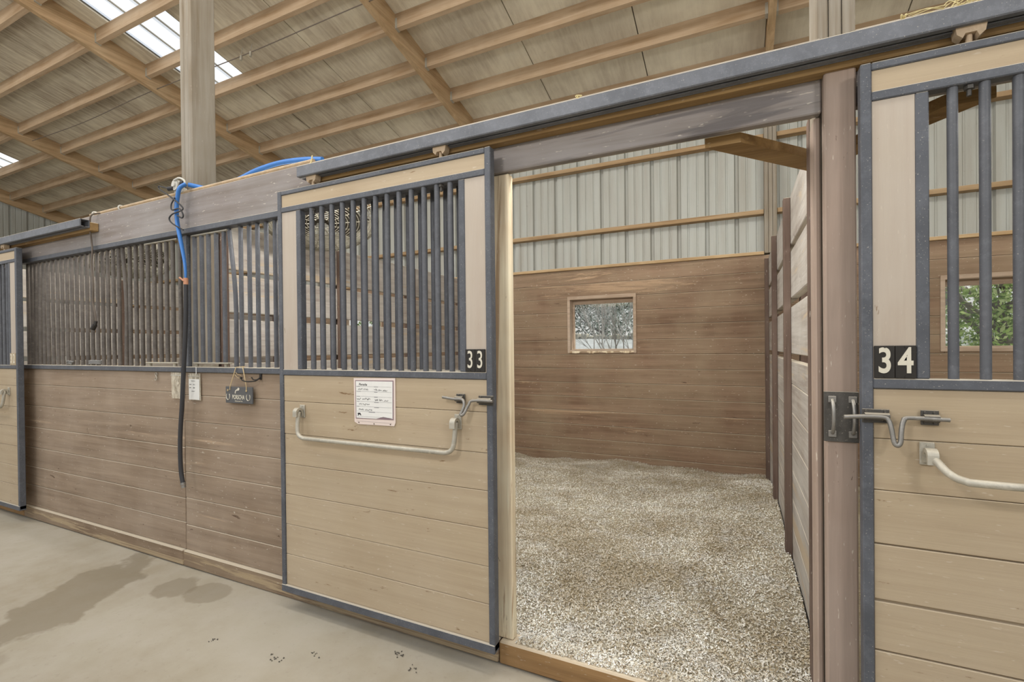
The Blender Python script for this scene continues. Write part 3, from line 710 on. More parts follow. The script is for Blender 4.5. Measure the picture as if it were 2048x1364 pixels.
door(.339, 1.617, -1, 'closed tan door with number 34 at the right edge of the view', 2.225, b34, '34', (.3695, .4685), [.30,.46,.613,.785,.945,1.100],
     ([(.4925, 1), (1.44, 1)], [(.495,1.727,1.066),(.502,1.70,1.05),(.518,1.675,1.028),(.545,1.66,1.015),(.60,1.655,1.012),(.95,1.655,1.012),(1.33,1.655,1.012),(1.39,1.66,1.015),(1.42,1.68,1.03),(1.437,1.727,1.066)]),
     ((.289,1.726,1.164), (.338,.404,1.148,1.189), [(.34,1.728,1.168),(.385,1.728,1.168),(.397,1.724,1.16),(.402,1.716,1.135),(.406,1.71,1.10),(.413,1.708,1.09),(.421,1.71,1.10),(.425,1.716,1.135),(.432,1.724,1.16),(.446,1.728,1.169)], (.477,.518,1.148,1.191), (.536,1.728,1.168)))
o32 = -4.327
door(-2.203+o32, -.924+o32, 1, 'tan door with number 32 cut by the left edge of the view', 2.232, [x+o32 for x in b33], '32', (-1.052+o32, -.957+o32), P33,
     ([(-2.036+o32, 1), (-1.094+o32, 1)], ubar(-2.033+o32, -1.090+o32)), None)

# ------------------------------------------------------------------ partitions
def partition(xc, label, zt=2.235, battens=(2.10, 3.17, 4.21, 5.26), braces=True):
    """boards lie on both faces of the battens' line; xc = middle"""
    t = thing('stall_partition', label, 'partition', (xc, 3.6, 0), 'stall partitions')
    y0, y1 = 2.06, 5.36
    for a, b, nm in ((1.952, zt, 'top_board'), (1.645, 1.915, 'board'), (1.335, 1.602, 'board')):
        mb = MB(); dz = R.uniform(-.006, .006)
        mb.box(xc-.022, xc+.022, y0, y1, a+dz, b+dz*.5, .004); build(nm, mb, M['brown_y'], t)
    mb = MB(); zz = [0, .17, .335, .5, .665, .83, .995, 1.16, 1.29]
    for a, b in zip(zz, zz[1:]): mb.box(xc-.022, xc+.022+R.uniform(-.002, 0), y0, y1, a+.001, b-.001, .003)
    build('lower_boards', mb, M['brown_y'], t)
    for y in battens:
        for s in (-1, 1):
            mb = MB(); a, b = sorted((xc+s*.0225, xc+s*.058)); mb.box(a, b, y-.03, y+.03, 0, zt-.01, .003); build('batten', mb, M['brown_dark'], t)
    return t
partition(.300, 'wooden partition with open gaps on the right of the open stall')
partition(-3.226, 'wooden partition with open gaps behind door 33', 2.262)
partition(-6.75, 'wooden partition with open gaps beyond the barred wall at the left', 2.25)

def brace(poly, z0, z1, label):
    mb = MB(); mb.prism(poly, z0, z1, 2); build('corner_brace', mb, M['brace'], cat='brace', label=label, group='corner braces behind the header', kind='thing')
brace([(.015,1.914),(.276,2.222),(.276,2.366),(-.105,1.914)], 2.118, 2.154, 'short diagonal timber brace at the top right of the open doorway')
brace([(.585,1.914),(.323,2.222),(.323,2.366),(.705,1.914)], 2.118, 2.154, 'diagonal timber brace behind the bars of door 34')

# ------------------------------------------------------------------ barn fans hanging inside
def fan(c, r, nrm, label):
    t = thing('barn_fan', label, 'fan', (0, 0, 0), 'barn fans')
    g = MB()
    for k in range(18): g.ring((0, -.09-.02*math.cos(k/18*PI/2), 0), r*(.16+.84*k/17), .0026, 1, 48, 4)
    for k in range(14):
        a = 2*PI*k/14; g.tube([(r*.14*math.cos(a), -.112, r*.14*math.sin(a)), (r*math.cos(a), -.09, r*math.sin(a))], .003, 5)
    g.ring((0, -.085, 0), r, .008, 1, 48, 6); build('front_guard', g, M['fanwire'], t)
    g = MB()
    for k in range(12): g.ring((0, .055, 0), r*(.2+.8*k/11), .0026, 1, 48, 4)
    for k in range(14):
        a = 2*PI*k/14; g.tube([(r*.14*math.cos(a), .065, r*.14*math.sin(a)), (r*math.cos(a), .055, r*math.sin(a))], .003, 5)
    build('rear_guard', g, M['fanwire'], t)
    g = MB(); n = 48; vs = []
    for k in range(n):
        a = 2*PI*k/n
        for yy in (-.085, .06): vs.append(((r+.006)*math.cos(a), yy, (r+.006)*math.sin(a)))
    g.add(vs, [(2*k, 2*((k+1) % n), 2*((k+1) % n)+1, 2*k+1) for k in range(n)], True); build('shroud', g, M['fanwire'], t)
    for k in range(4):
        a = PI/2*k+.4; g = MB(); p = []
        for q, w, tw in ((.05, .05, .04), (r*.5, .10, .035), (r*.9, .11, .02)):
            for s_ in (-1, 1): p.append((q*math.cos(a)-s_*w*math.sin(a), s_*tw, q*math.sin(a)+s_*w*math.cos(a)))
        g.add(p+[(q[0], q[1]+.003, q[2]) for q in p], [(0,2,3,1),(2,4,5,3),(6,7,9,8),(8,9,11,10),(0,1,7,6),(4,10,11,5),(0,6,8,2),(2,8,10,4),(1,3,9,7),(3,5,11,9)]); build('blade', g, M['fandark'], t)
    g = MB(); g.disc((0, 0, 0), .07, 1, -.06, .07, 20); build('motor', g, M['fandark'], t)
    q = Vector((0, -1, 0)).rotation_difference(Vector(nrm).normalized()); t.rotation_mode = 'QUATERNION'; t.rotation_quaternion = q; t.location = c
    g = MB(); L = lambda p: q.inverted() @ (Vector(p)-Vector(c))
    e = Vector((c[0], c[1], c[2])); g.tube([L((c[0], 1.916, c[2]-.01)), L((c[0], c[1]-r*.6, c[2]+.02)), L((c[0], c[1], c[2]+.12))], .012, 8); build('bracket', g, M['fandark'], t)
fan((-2.64, 2.45, 2.36), .38, (.30, -.22, -.93), 'round wire-guard fan tilted down inside the stall behind door 33')
fan((-5.13, 2.45, 2.32), .36, (.30, -.22, -.93), 'round wire-guard fan tilted down behind the barred wall at the left')
# ------------------------------------------------------------------ things hung on the wall
# hose valve and hoses
t = thing('hose_valve', 'pale plastic valve at the foot of the grooved post', 'valve', (-3.25,1.845,2.40))
mb = MB(); mb.disc((-3.25,0,2.447), .034, 1, 1.83, 1.875, 22); mb.disc((-3.25,0,2.447), .014, 1, 1.82, 1.835, 14); mb.box(-3.285, -3.20, 1.845, 1.885, 2.40, 2.43, .006); build('body', mb, M['pvc'], t)
mb = MB(); mb.tube([(-3.20,1.84,2.43),(-3.165,1.825,2.445),(-3.13,1.82,2.44)], .012, 8); mb.tube([(-3.27,1.835,2.43),(-3.30,1.82,2.425)], .014, 8); build('coupling', mb, M['rubber'], t)
mb = MB(); mb.tube(bez([(-3.25,1.83,2.475),(-3.18,1.82,2.475),(-3.13,1.82,2.452),(-3.12,1.82,2.42)], 5), .007, 6); build('lever', mb, M['pvc'], t)
t = thing('blue_hose', 'flat blue hose draped from the valve down over the bars', 'hose', (-3.13,1.82,1.86))
mb = MB(); P = bez([(-3.12,1.825,2.43),(-3.142,1.80,2.40),(-3.165,1.80,2.345),(-3.176,1.80,2.289),(-3.175,1.80,2.214),(-3.160,1.80,2.142),(-3.135,1.80,2.058),(-3.105,1.80,1.95),(-3.094,1.80,1.88),(-3.093,1.80,1.83)], 6)
n = len(P); mb.tube(P, [.019 if i < n*.62 else .019-.010*(i-n*.62)/(n*.38) for i in range(n)], 10, flat=.6); build('hose', mb, M['blue'], t)
mb = MB(); mb.tube([(-3.092,1.80,1.835),(-3.092,1.80,1.795)], .0135, 10); mb.tube([(-3.092,1.79,1.815),(-3.122,1.78,1.838)], .006, 8); build('shut_off', mb, M['orange'], t, label='small orange shut-off lever')
mb = MB(); mb.tube(bez([(-3.135,1.85,2.435),(-3.09,1.885,2.425),(-3.0,1.906,2.402),(-2.85,1.906,2.404),(-2.70,1.90,2.422),(-2.548,1.89,2.440),(-2.351,1.885,2.447),(-2.16,1.885,2.432),(-2.02,1.89,2.41)], 6), .014, 10)
build('hose', mb, M['blue'], cat='hose', label='blue hose lying along the top of the header behind door 33', kind='thing')
t = thing('black_hose', 'long black hose hanging in front of the brown boards', 'hose', (-3.15,1.80,.53))
mb = MB(); mb.tube(bez([(-3.092,1.80,1.80),(-3.094,1.80,1.72),(-3.098,1.80,1.609),(-3.108,1.80,1.45),(-3.126,1.80,1.283),(-3.148,1.80,1.059),(-3.170,1.80,.88),(-3.176,1.80,.75),(-3.170,1.80,.63),(-3.152,1.80,.55)], 8), .0125, 12); build('hose', mb, M['rubber'], t)
mb = MB(); mb.tube([(-3.153,1.80,.556),(-3.149,1.80,.542)], .0155, 12); mb.tube([(-3.147,1.80,.540),(-3.143,1.80,.525)], .0135, 10); build('clamp', mb, M['latch'], t, label='silver hose clamp at the end')
t = thing('curled_wire', 'thin black wire curling around the blue hose', 'wire', (-3.14,1.79,2.13))
mb = MB(); mb.tube(bez([(-3.29,1.815,2.425),(-3.36,1.80,2.445),(-3.355,1.80,2.425),(-3.27,1.785,2.385),(-3.19,1.772,2.345),(-3.12,1.775,2.30),(-3.085,1.785,2.262),(-3.11,1.778,2.245),(-3.17,1.772,2.235),(-3.205,1.772,2.212),(-3.185,1.778,2.18),(-3.11,1.80,2.135)], 8), .0045, 6)
mb.tube(bez([(-3.15,1.776,2.335),(-3.185,1.774,2.298),(-3.178,1.774,2.262),(-3.11,1.778,2.262),(-3.085,1.785,2.222),(-3.098,1.785,2.205),(-3.13,1.778,2.222)], 8), .0045, 6); build('wire', mb, M['rubber'], t)
t = thing('power_cable', 'grey-brown cable hanging over the bars with a black plug', 'cable', (-4.24,1.82,1.53))
mb = MB(); mb.tube(bez([(-4.20,1.88,2.405),(-4.235,1.82,2.38),(-4.253,1.815,2.33),(-4.265,1.82,2.279),(-4.27,1.83,2.189),(-4.25,1.825,2.12),(-4.262,1.825,2.01),(-4.243,1.825,1.877),(-4.254,1.825,1.75),(-4.225,1.825,1.66),(-4.214,1.825,1.60)], 6), .0055, 6); build('cord', mb, M['cable'], t)
mb = MB(); mb.tube([(-4.214,1.825,1.605),(-4.216,1.82,1.575)], .011, 8); mb.tube([(-4.216,1.82,1.578),(-4.232,1.81,1.545)], .016, 8); build('plug', mb, M['black'], t)
# slate sign
t = thing('name_sign', 'dark slate sign lettered PORSCHA hanging from twine', 'sign', (-2.655,1.84,1.07))
mb = MB(); mb.box(-2.776, -2.535, 1.834, 1.842, 1.070, 1.168, .002); build('slate_plate', mb, M['slate'], t)
mb = MB(); mb.tube([(-2.733,1.832,1.148),(-2.73,1.832,1.168),(-2.683,1.838,1.283),(-2.66,1.87,1.286)], .0026, 6); mb.tube([(-2.585,1.832,1.148),(-2.584,1.832,1.172),(-2.622,1.838,1.283),(-2.65,1.87,1.286)], .0026, 6)
mb.tube(bez([(-2.685,1.836,1.255),(-2.66,1.83,1.243),(-2.63,1.832,1.236)], 5), .0012, 5); mb.tube(bez([(-2.69,1.836,1.240),(-2.66,1.828,1.225),(-2.62,1.832,1.215)], 5), .0012, 5)
for x in (-2.752, -2.585): mb.ring((x, 1.832, 1.146), .004, .0022, 1, 12, 6)
build('twine', mb, M['twine'], t)
text('lettering', 'PORSCHA', .036, (-2.658,1.8330,1.1055), M['digit'], t, sx=.68, offs=.0004)
text('lettering', 'Dreams come True', .0105, (-2.655,1.8330,1.0835), M['digit'], t, sx=.8)
for x in (-2.751, -2.570):
    mb = MB(); mb.tube([(x+.016*math.cos(a), 1.8332, 1.110+.021*math.sin(a)) for a in [PI*.78+(PI*1.44)*k/16 for k in range(17)]], .0032, 6, flat=.5); build('horseshoe_mark', mb, M['digit'], t)
mb = MB(); mb.prism([(-2.690,1.128),(-2.684,1.128),(-2.681,1.140),(-2.672,1.146),(-2.662,1.145),(-2.652,1.148),(-2.648,1.158),(-2.655,1.163),(-2.663,1.161),(-2.667,1.154),(-2.676,1.152),(-2.684,1.146),(-2.689,1.138)], 1.8331, 1.8345, 1); build('horse_mark', mb, M['digit'], t)
# coat hook, snap
t = thing('coat_hook', 'black double coat hook right of the slate sign', 'hook', (-2.5,1.855,1.20))
mb = MB(); mb.box(-2.502, -2.484, 1.853, 1.8595, 1.212, 1.252, .002); build('plate', mb, M['black'], t)
mb = MB(); mb.tube(bez([(-2.493,1.853,1.222),(-2.496,1.83,1.208),(-2.505,1.815,1.205),(-2.535,1.80,1.204),(-2.565,1.795,1.211),(-2.575,1.795,1.222)], 5), .0035, 8); mb.tube(bez([(-2.493,1.853,1.225),(-2.50,1.835,1.213),(-2.515,1.825,1.215),(-2.524,1.822,1.228)], 5), .0032, 8)
mb.disc((-2.576,0,1.224), .006, 1, 1.79, 1.80, 10); build('prongs', mb, M['black'], t)
t = thing('snap_clip', 'small silver snap hanging on the boards below the left bars', 'clip', (-3.52,1.85,1.19))
mb = MB(); mb.ring((-3.522,1.852,1.228), .010, .0026, 1, 16, 6); build('ring', mb, M['galv'], t)
mb = MB(); mb.tube(bez([(-3.522,1.850,1.218),(-3.510,1.848,1.205),(-3.512,1.848,1.19),(-3.53,1.848,1.192),(-3.528,1.848,1.206)], 5), .003, 6); build('hook', mb, M['galv'], t)
# two zip bags
def bag(x0, x1, z0, z1, label, card):
    t = thing('zip_bag', label, 'bag', ((x0+x1)/2, 1.852, z0))
    mb = MB(); n, m = 14, 20
    for s_ in (0, 1):
        b = len(mb.v)
        for j in range(m+1):
            for i in range(n+1):
                u, v = i/n, j/m; e = (math.sin(PI*u)*math.sin(PI*v))
                y = 1.852 - s_*(.0025+.007*e*(.6+.5*math.sin(7*u+9*v)) if not card else .0025+.002*e)
                mb.v.append((x0+(x1-x0)*u+.006*(1-v)*(1 if not card else .6), y, z0+(z1-z0)*v))
        for j in range(m):
            for i in range(n): mb.f.append((b+j*(n+1)+i, b+j*(n+1)+i+1, b+(j+1)*(n+1)+i+1, b+(j+1)*(n+1)+i)); mb.sm.append(True)
    build('film', mb, M['film'], t)
    mb = MB(); mb.tube([(x0, 1.849, z1-.018), (x1, 1.849, z1-.018)], .0018, 6); build('seal', mb, M['pvc'], t)
    if card:
        mb = MB(); mb.box(x0+.010, x1-.004, 1.8462, 1.8470, z0+.004, z1-.036, 0); c = build('paper_slip', mb, M['white'], t, label='white slip of paper with short handwritten lines')
        for q, (dx, w) in enumerate(((.03, .04), (.012, .02), (.012, .016), (.035, .03))):
            mb = MB(); z = (z1-.048, z1-.070, z1-.091, z1-.113)[q]
            mb.tube([(x0+dx+.004+w*k/8, 1.8456, z+.0022*math.sin(k*2.3+q)) for k in range(9)], .0009, 4)
            if q in (1, 2): mb.tube([(x0+.055+.018*k/6, 1.8456, z+.003*math.sin(k*2.9+q)) for k in range(7)], .0009, 4)
            build('handwriting', mb, M['ink'], c)
        mb = MB(); mb.box(x0+.09, x0+.096, 1.842, 1.8435, z1-.004, 1.2815, .0005); build('tape', mb, M['white'], t)
bag(-3.352, -3.222, 1.074, 1.243, 'empty crumpled clear plastic bag half behind the black hose', False)
bag(-3.166, -3.045, 1.070, 1.240, 'clear plastic bag holding a white slip right of the black hose', True)
# stall card on door 33
t = thing('stall_card', 'white stall card in a clear sleeve on door 33', 'card', (-1.558,1.752,1.02))
mb = MB(); mb.prism([(-1.684,1.243),(-1.432,1.247),(-1.433,1.040),(-1.4405,1.024),(-1.660,1.021),(-1.682,1.032)], 1.7515, 1.7545, 1); build('sleeve', mb, M['pink'], t)
mb = MB(); mb.prism([(-1.674,1.233),(-1.441,1.236),(-1.443,1.052),(-1.673,1.048)], 1.7505, 1.7516, 1); build('border', mb, M['mauve'], t)
mb = MB(); mb.prism([(-1.669,1.229),(-1.446,1.231),(-1.448,1.057),(-1.472,1.061),(-1.503,1.064),(-1.545,1.053),(-1.668,1.052)], 1.7495, 1.7506, 1); cd = build('paper', mb, M['white'], t)
mb = MB()
for k in range(8): mb.box(-1.665, -1.452, 1.7490, 1.7496, 1.2045-.0245*k*.98, 1.2052-.0245*k*.98, 0)
build('ruled_lines', mb, M['inkgrey'], cd)
text('handwriting', 'Porscha', .016, (-1.625,1.7490,1.2135), M['ink'], cd, align='CENTER', shear=.3, ext=.0003)
Q = random.Random(4)
def scrawl(x0, x1, z, h):
    n = int((x1-x0)/.0022); return [(x0+(x1-x0)*k/n, 1.7489, z+h*(Q.random()-.35)*(1.4 if Q.random() < .15 else .8)) for k in range(n+1)]
for segs in ([(-1.655,-1.628,1.190),(-1.622,-1.592,1.189)], [(-1.556,-1.535,1.189),(-1.531,-1.510,1.188),(-1.504,-1.478,1.187)], [(-1.664,-1.638,1.143),(-1.630,-1.578,1.142)], [(-1.552,-1.532,1.141),(-1.526,-1.505,1.140),(-1.498,-1.472,1.139)], [(-1.650,-1.634,1.119),(-1.628,-1.585,1.118)], [(-1.652,-1.620,1.093),(-1.612,-1.570,1.092)]):
    mb = MB()
    for a, b, z in segs: mb.tube(scrawl(a, b, z, .009), .0007, 4)
    build('handwriting', mb, M['ink'], cd)
mb = MB()
for x, z in ((-1.665,1.203),(-1.556,1.203),(-1.665,1.179),(-1.556,1.178),(-1.665,1.155),(-1.556,1.154),(-1.665,1.131),(-1.556,1.129),(-1.665,1.107),(-1.556,1.105)): mb.box(x, x+.016+.012*Q.random(), 1.7489, 1.7495, z, z+.0022, 0)
mb.box(-1.590, -1.552, 1.7489, 1.7495, 1.0815, 1.0842, 0); build('printed_words', mb, M['inkgrey'], cd)
mb = MB(); mb.prism([(-1.660,1.072),(-1.657,1.077),(-1.650,1.076),(-1.645,1.078),(-1.640,1.072),(-1.637,1.066),(-1.641,1.064),(-1.645,1.069),(-1.652,1.068),(-1.655,1.063),(-1.659,1.064),(-1.657,1.070)], 1.7489, 1.7495, 1); build('horse_mark', mb, M['ink'], cd)
mb = MB()
for x, z in ((-1.654,1.030),(-1.560,1.028),(-1.462,1.031)): mb.disc((x, 0, z), .003, 1, 1.7498, 1.7516, 10)
build('rivet', mb, M['cable'], t)
# rope ends on the rail, twine on the track, hay
def tangle(name, c, r, n, mat, label, cat, rad=.004, flat=.45, seed=1):
    q = random.Random(seed); mb = MB(); pts = [(c[0]+q.uniform(-r, r), c[1]+q.uniform(-.012, .012), c[2]+abs(q.uniform(0, r*flat))) for _ in range(n)]
    mb.tube(bez(pts, 6), rad, 6); return build(name, mb, mat, cat=cat, label=label, kind='thing', origin=c)
tangle('rope_loop', (-4.70,1.868,1.290), .07, 9, M['rag'], 'grey rope end lying on the rail near door 32', 'rope', .006, .35, 3)
def wrap():
    mb = MB()
    for z in (1.293, 1.303, 1.313): mb.tube(bez([(-4.42,1.868,z),(-4.36,1.866,z+.004),(-4.30,1.868,z+.002),(-4.29,1.89,z),(-4.35,1.907,z+.003),(-4.42,1.90,z),(-4.42,1.868,z)], 4), .0055, 6)
    build('rope_wrap', mb, M['rag'], cat='rope', label='grey rope wound around the bars below the hanging cable', kind='thing')
wrap()
tangle('twine_bit', (-.545,1.765,2.330), .012, 7, M['hay'], 'small knot of pale twine on the track above the doorway', 'twine', .0022, 1.6, 5)
tangle('twine_bit', (.445,1.765,2.332), .012, 7, M['hay'], 'small knot of pale twine on the track above door 34', 'twine', .0022, 1.6, 6)
mb = MB(); mb.tube(bez([(-1.985,1.765,2.327),(-1.972,1.77,2.345),(-1.962,1.77,2.378)], 5), .0035, 6)
build('twine_bit', mb, M['hay'], cat='twine', label='stub of pale twine standing on the track end near the blue hose', kind='thing')
mb = MB(); q = random.Random(9)
for k in range(46):
    x = q.uniform(.53, .70); z0 = 2.328; h = max(0, 1-abs(x-.62)/.1)*.045
    a = (x, q.uniform(1.745,1.79), z0+q.uniform(0, h)); d = q.uniform(-.09, .09); mb.tube(bez([a, (x+d*.5, a[1]+q.uniform(-.02,.02), z0+q.uniform(0, h+.006)), (x+d, a[1], z0+q.uniform(0, .012))], 4), .0013, 4)
build('hay_wisp', mb, M['hay'], cat='hay', label='wisp of pale hay lying on the track above door 34', kind='stuff')
for i, (x, y, n_) in enumerate(((-1.868,1.453,14), (-2.285,1.421,7), (-1.394,1.707,16), (-1.738,1.547,8), (-1.281,1.655,7))):
    mb = MB(); q = random.Random(20+i)
    for k in range(n_):
        px, py, r = x+q.gauss(0, .017), y+q.gauss(0, .008), q.uniform(.0012, .0034); mb.tube([(px, py, .001), (px+q.uniform(-.006,.006), py+q.uniform(-.004,.004), .004)], r, 6)
    build('dirt_crumbs', mb, M['fandark'], cat='dirt', label=('dark crumbs on the concrete nearest the left bottom of door 33','small dark crumbs left of the crumbs below door 33','dark crumbs on the concrete below the middle of door 33','faint dark crumbs between the two bigger spots below door 33','faint dark crumbs right of the middle below door 33')[i], kind='stuff')

# ------------------------------------------------------------------ outdoors behind the windows
mb = MB(); n = 40; m = 30
for j in range(m+1):
    for i in range(n+1):
        x = -20+34*i/n; y = 5.9+24*j/m; z = -.05
        if y > 8: z += min(1.72, .31*(y-8)) 
        if y > 14: z += .015*(y-14)
        mb.v.append((x, y, z+.05*math.sin(x*1.3+y)*math.sin(y*1.1)))
for j in range(m):
    for i in range(n): mb.f.append((j*(n+1)+i, j*(n+1)+i+1, (j+1)*(n+1)+i+1, (j+1)*(n+1)+i)); mb.sm.append(True)
build('ground', mb, M['ground'], kind='structure', label='pale bank of ground seen through the stall window', cat='ground', origin=(0,0,0))
def leaves(c, r, n, mat, parent, size=.05, seed=0, name='foliage', squash=1.0):
    rg = np.random.default_rng(seed); d = rg.normal(size=(n, 3)); d /= np.linalg.norm(d, axis=1)[:,None]
    p = np.array(c) + d*(rg.random((n, 1))**.5)*np.array(r)
    a = rg.normal(size=(n, 3)); a /= np.linalg.norm(a, axis=1)[:,None]; b = np.cross(a, rg.normal(size=(n, 3))); b /= np.linalg.norm(b, axis=1)[:,None]
    sz = rg.uniform(.6, 1.3, n)[:,None]*size; V = np.stack([p-a*sz, p+b*sz*.45, p+a*sz, p-b*sz*.45], 1).astype(np.float32) - np.array(parent['_b'], np.float32)
    me = bpy.data.meshes.new(name); me.vertices.add(n*4); me.vertices.foreach_set('co', V.reshape(-1)); me.loops.add(n*4); me.loops.foreach_set('vertex_index', np.arange(n*4)); me.polygons.add(n); me.polygons.foreach_set('loop_start', np.arange(0, n*4, 4)); me.update(calc_edges=True)
    at = me.attributes.new('tone', 'FLOAT', 'FACE'); at.data.foreach_set('value', rg.random(n).astype(np.float32))
    me.materials.append(mat); o = bpy.data.objects.new(name, me); COL.objects.link(o); o.parent = parent; return o
def limbs(mb, p, d, r, ln, depth, q, spread=.5):
    e = Vector(p)+Vector(d)*ln; mid = (Vector(p)+e)/2+Vector((q.uniform(-.05,.05), q.uniform(-.05,.05), 0))*ln
    mb.tube([p, mid, e], [r, r*.85, r*.65], 6, caps=False)
    if depth:
        for _ in range(3 if depth > 1 else 4):
            nd = (Vector(d)+Vector((q.uniform(-spread,spread), q.uniform(-spread,spread)*.6, q.uniform(-.15,.3)))).normalized()
            limbs(mb, e if q.random() < .6 else mid, nd, r*.6, ln*q.uniform(.6,.85), depth-1, q, spread)
# bare shrub seen in the open stall's window
t = thing('bare_shrub', 'bare grey branching shrub seen through the open stall window', 'shrub', (-2.15,10,.5)); q = random.Random(12); mb = MB()
for k in range(8):
    d = Vector((-.65+.95*k/7+q.uniform(-.06,.06), q.uniform(-.2,.2), 1)).normalized(); limbs(mb, (-2.12+.05*k-.15, 10+q.uniform(-.1,.1), .5), d, .020, 1.0, 3, q, .55)
build('branches', mb, M['bark_pale'], t); leaves((-2.45,10.1,2.15), (.9,.5,.7), 1500, M['leaf_grey'], t, .028, 2, 'buds')
def tree(x, y, z, h, r, mat, n, size, label, seed, group):
    t = thing('leafy_tree', label, 'tree', (x, y, z), group); mb = MB(); q = random.Random(seed)
    mb.tube(bez([(x,y,z-.2),(x+.08,y,z+h*.3),(x-.05,y,z+h*.6)], 4), [.11]*5+[.08]*3+[.07], 8, caps=False)
    for k in range(7): limbs(mb, (x+.02, y, z+h*(.12+.09*k)), Vector((q.uniform(-1,1), q.uniform(-.6,.6), .5)).normalized(), .045, r*.5, 2, q)
    build('trunk', mb, M['bark'], t); leaves((x, y, z+h*.55), (r, r*.8, h*.55), n, mat, t, size, seed)
tree(-7.2, 17.5, 1.3, 4.5, 2.0, M['leaf_dark'], 9000, .07, 'dark evergreen at the left of the open stall window view', 31, 'trees behind the rear windows')
tree(-3.9, 15, 1.3, 4.2, 1.9, M['leaf_dark'], 9000, .07, 'dark evergreen behind the bare shrub', 32, 'trees behind the rear windows')
tree(-1.3, 18, 1.3, 4.5, 2.0, M['leaf_dark'], 9000, .07, 'dark evergreen at the right of the open stall window view', 33, 'trees behind the rear windows')
tree(3.2, 8.6, .0, 3.2, 1.35, M['leaf'], 7500, .04, 'sunny green leafy tree filling the window behind door 34', 34, 'trees behind the rear windows')
tree(4.9, 12, .9, 4.2, 2.2, M['leaf'], 7000, .06, 'taller green tree behind the leafy tree at the window of door 34', 35, 'trees behind the rear windows')
tree(-7.6, 10, .6, 3.6, 1.6, M['leaf'], 7000, .06, 'green tree outside the window of the stall left of the hose', 36, 'trees behind the rear windows')
mb = MB(); q = random.Random(40)
for k in range(22):
    x = -6.2+.24*k+q.uniform(-.04,.04); w = q.uniform(.07,.14); mb.box(x-w, x+w, 13.3, 13.6, 1.5, 1.62+q.uniform(.05,.16), .03)
build('stone_edging', mb, M['grey_wood'], cat='stone edging', label='low line of pale stones on the bank beyond the bare shrub', kind='thing')

# ------------------------------------------------------------------ light
w = bpy.data.worlds.new('sky'); sc.world = w; w.use_nodes = True; nt = w.node_tree; nt.nodes.clear()
o = nt.nodes.new('ShaderNodeOutputWorld'); bg = nt.nodes.new('ShaderNodeBackground'); tc = nt.nodes.new('ShaderNodeTexCoord'); sp = nt.nodes.new('ShaderNodeSeparateXYZ'); rp = nt.nodes.new('ShaderNodeValToRGB')
nt.links.new(tc.outputs['Generated'], sp.inputs[0]); nt.links.new(sp.outputs[2], rp.inputs[0]); nt.links.new(rp.outputs[0], bg.inputs[0]); nt.links.new(bg.outputs[0], o.inputs[0])
e = rp.color_ramp.elements; e[0].position = 0; e[0].color = (1,.95,.87,1); e[1].position = .7; e[1].color = (.74,.85,1,1); e2 = rp.color_ramp.elements.new(.25); e2.color = (.95,.96,.98,1)
bg.inputs[1].default_value = 1.15
def area(name, loc, target, sx, sy, power, col=(1,.97,.92)):
    l = bpy.data.lights.new(name, 'AREA'); l.shape = 'RECTANGLE'; l.size = sx; l.size_y = sy; l.energy = power; l.color = col
    o = bpy.data.objects.new(name, l); COL.objects.link(o); o.location = loc
    o.rotation_euler = (Vector(target)-Vector(loc)).to_track_quat('-Z', 'Y').to_euler(); return o
s = bpy.data.lights.new('sun', 'SUN'); s.energy = 4.5; s.angle = .02; s.color = (1,.95,.86); so = bpy.data.objects.new('sun', s); COL.objects.link(so)
so.rotation_euler = Vector((-.75,-.12,-.65)).to_track_quat('-Z', 'Y').to_euler()
def fill_point(loc, power, r=.18):  # added point fill without a fixture, kept out of view
    l = bpy.data.lights.new('added_fill', 'POINT'); l.energy = power; l.shadow_soft_size = r; l.color = (1,.97,.92)
    o = bpy.data.objects.new('added_fill', l); COL.objects.link(o); o.location = loc
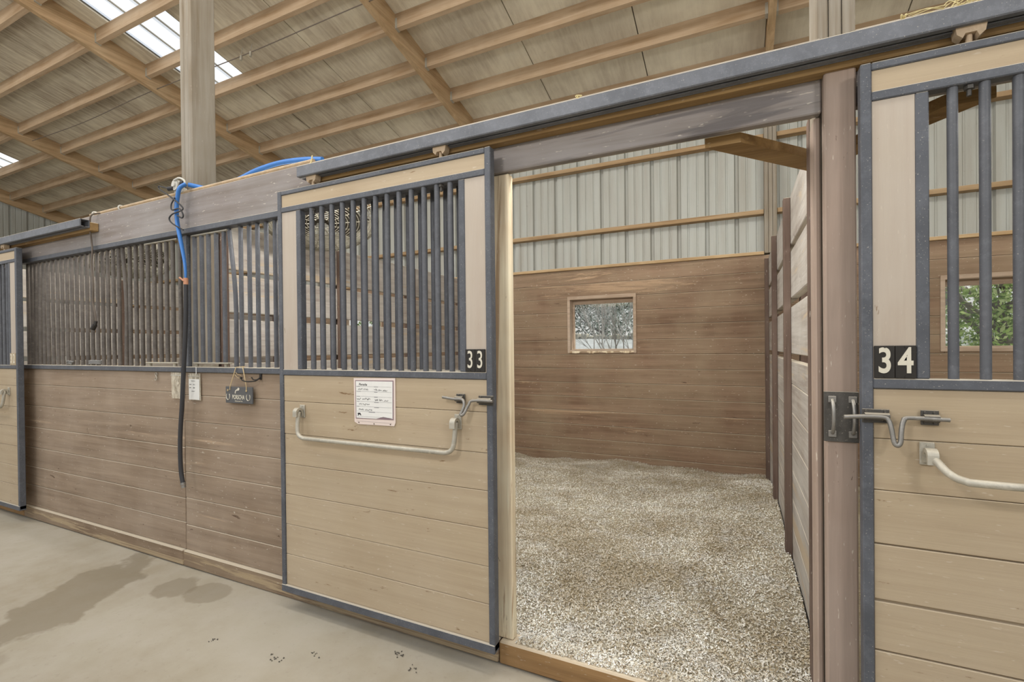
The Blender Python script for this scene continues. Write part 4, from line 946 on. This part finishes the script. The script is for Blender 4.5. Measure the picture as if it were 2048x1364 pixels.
AISLE_FILLS = [((-1.4, .9, 5.0), (-1.2, 3.6, .6), 3.0, 75), ((-4.3, -.2, 5.2), (-4.6, 3.4, 1.0), 3.0, 85), ((2.0, .9, 5.0), (2.0, 3.6, .8), 2.5, 55), ((-8.5, -.8, 5.3), (-8.8, 3.4, 1.5), 3.0, 90)]  # added area fills high over the aisle, no real fixtures
for i, (p, q_, w_, e_) in enumerate(AISLE_FILLS): area('aisle_fill', p, q_, w_, .6, e_)
for p, e_ in (((-1.2, -.6, 2.7), 100), ((-4.4, -1.3, 2.8), 55), ((1.9, -.6, 2.7), 95), ((-8.5, -1.2, 2.9), 42)): fill_point(p, e_)  # added fill on the camera side for ceiling and fronts
for x in (-2.3, -.25, 1.2, 2.9, -4.2, -5.9): fill_point((x, 2.14, 2.36), 13, .05)  # added fill hidden behind the header to brighten ceiling and stalls
for x, e_ in ((-1.45, 50), (-5.0, 36), (2.0, 36)): area('stall_fill', (x, 2.02, 2.40), (x, 3.3, .9), 2.2, .12, e_)  # added strip fill hidden behind the header to brighten the stalls

# ------------------------------------------------------------------ camera
cd_ = bpy.data.cameras.new('camera'); cam = bpy.data.objects.new('camera', cd_); COL.objects.link(cam); sc.camera = cam
yaw, pitch, roll = math.radians(25.41), math.radians(-.34), math.radians(-.588)
fw = Vector((-math.sin(yaw)*math.cos(pitch), math.cos(yaw)*math.cos(pitch), math.sin(pitch))); r0 = Vector((math.cos(yaw), math.sin(yaw), 0)); u0 = r0.cross(fw)
rr = r0*math.cos(roll)+u0*math.sin(roll); uu = -r0*math.sin(roll)+u0*math.cos(roll)
cam.matrix_world = Matrix(((rr.x,uu.x,-fw.x,0),(rr.y,uu.y,-fw.y,0),(rr.z,uu.z,-fw.z,1.385),(0,0,0,1)))
cd_.sensor_width = 36; cd_.lens = 36*950.2/2048; cd_.shift_y = 18/2048; cd_.clip_start = .05; cd_.clip_end = 200
vs = sc.view_settings; vs.view_transform = 'Standard'; vs.look = 'None'; vs.gamma = 1; vs.use_curve_mapping = False; vs.exposure = -0.45
sc.cycles.use_denoising = True; sc.cycles.max_bounces = 8; sc.cycles.diffuse_bounces = 6; sc.cycles.transparent_max_bounces = 16
for ob in sc.objects:
    if '_b' in ob: del ob['_b']
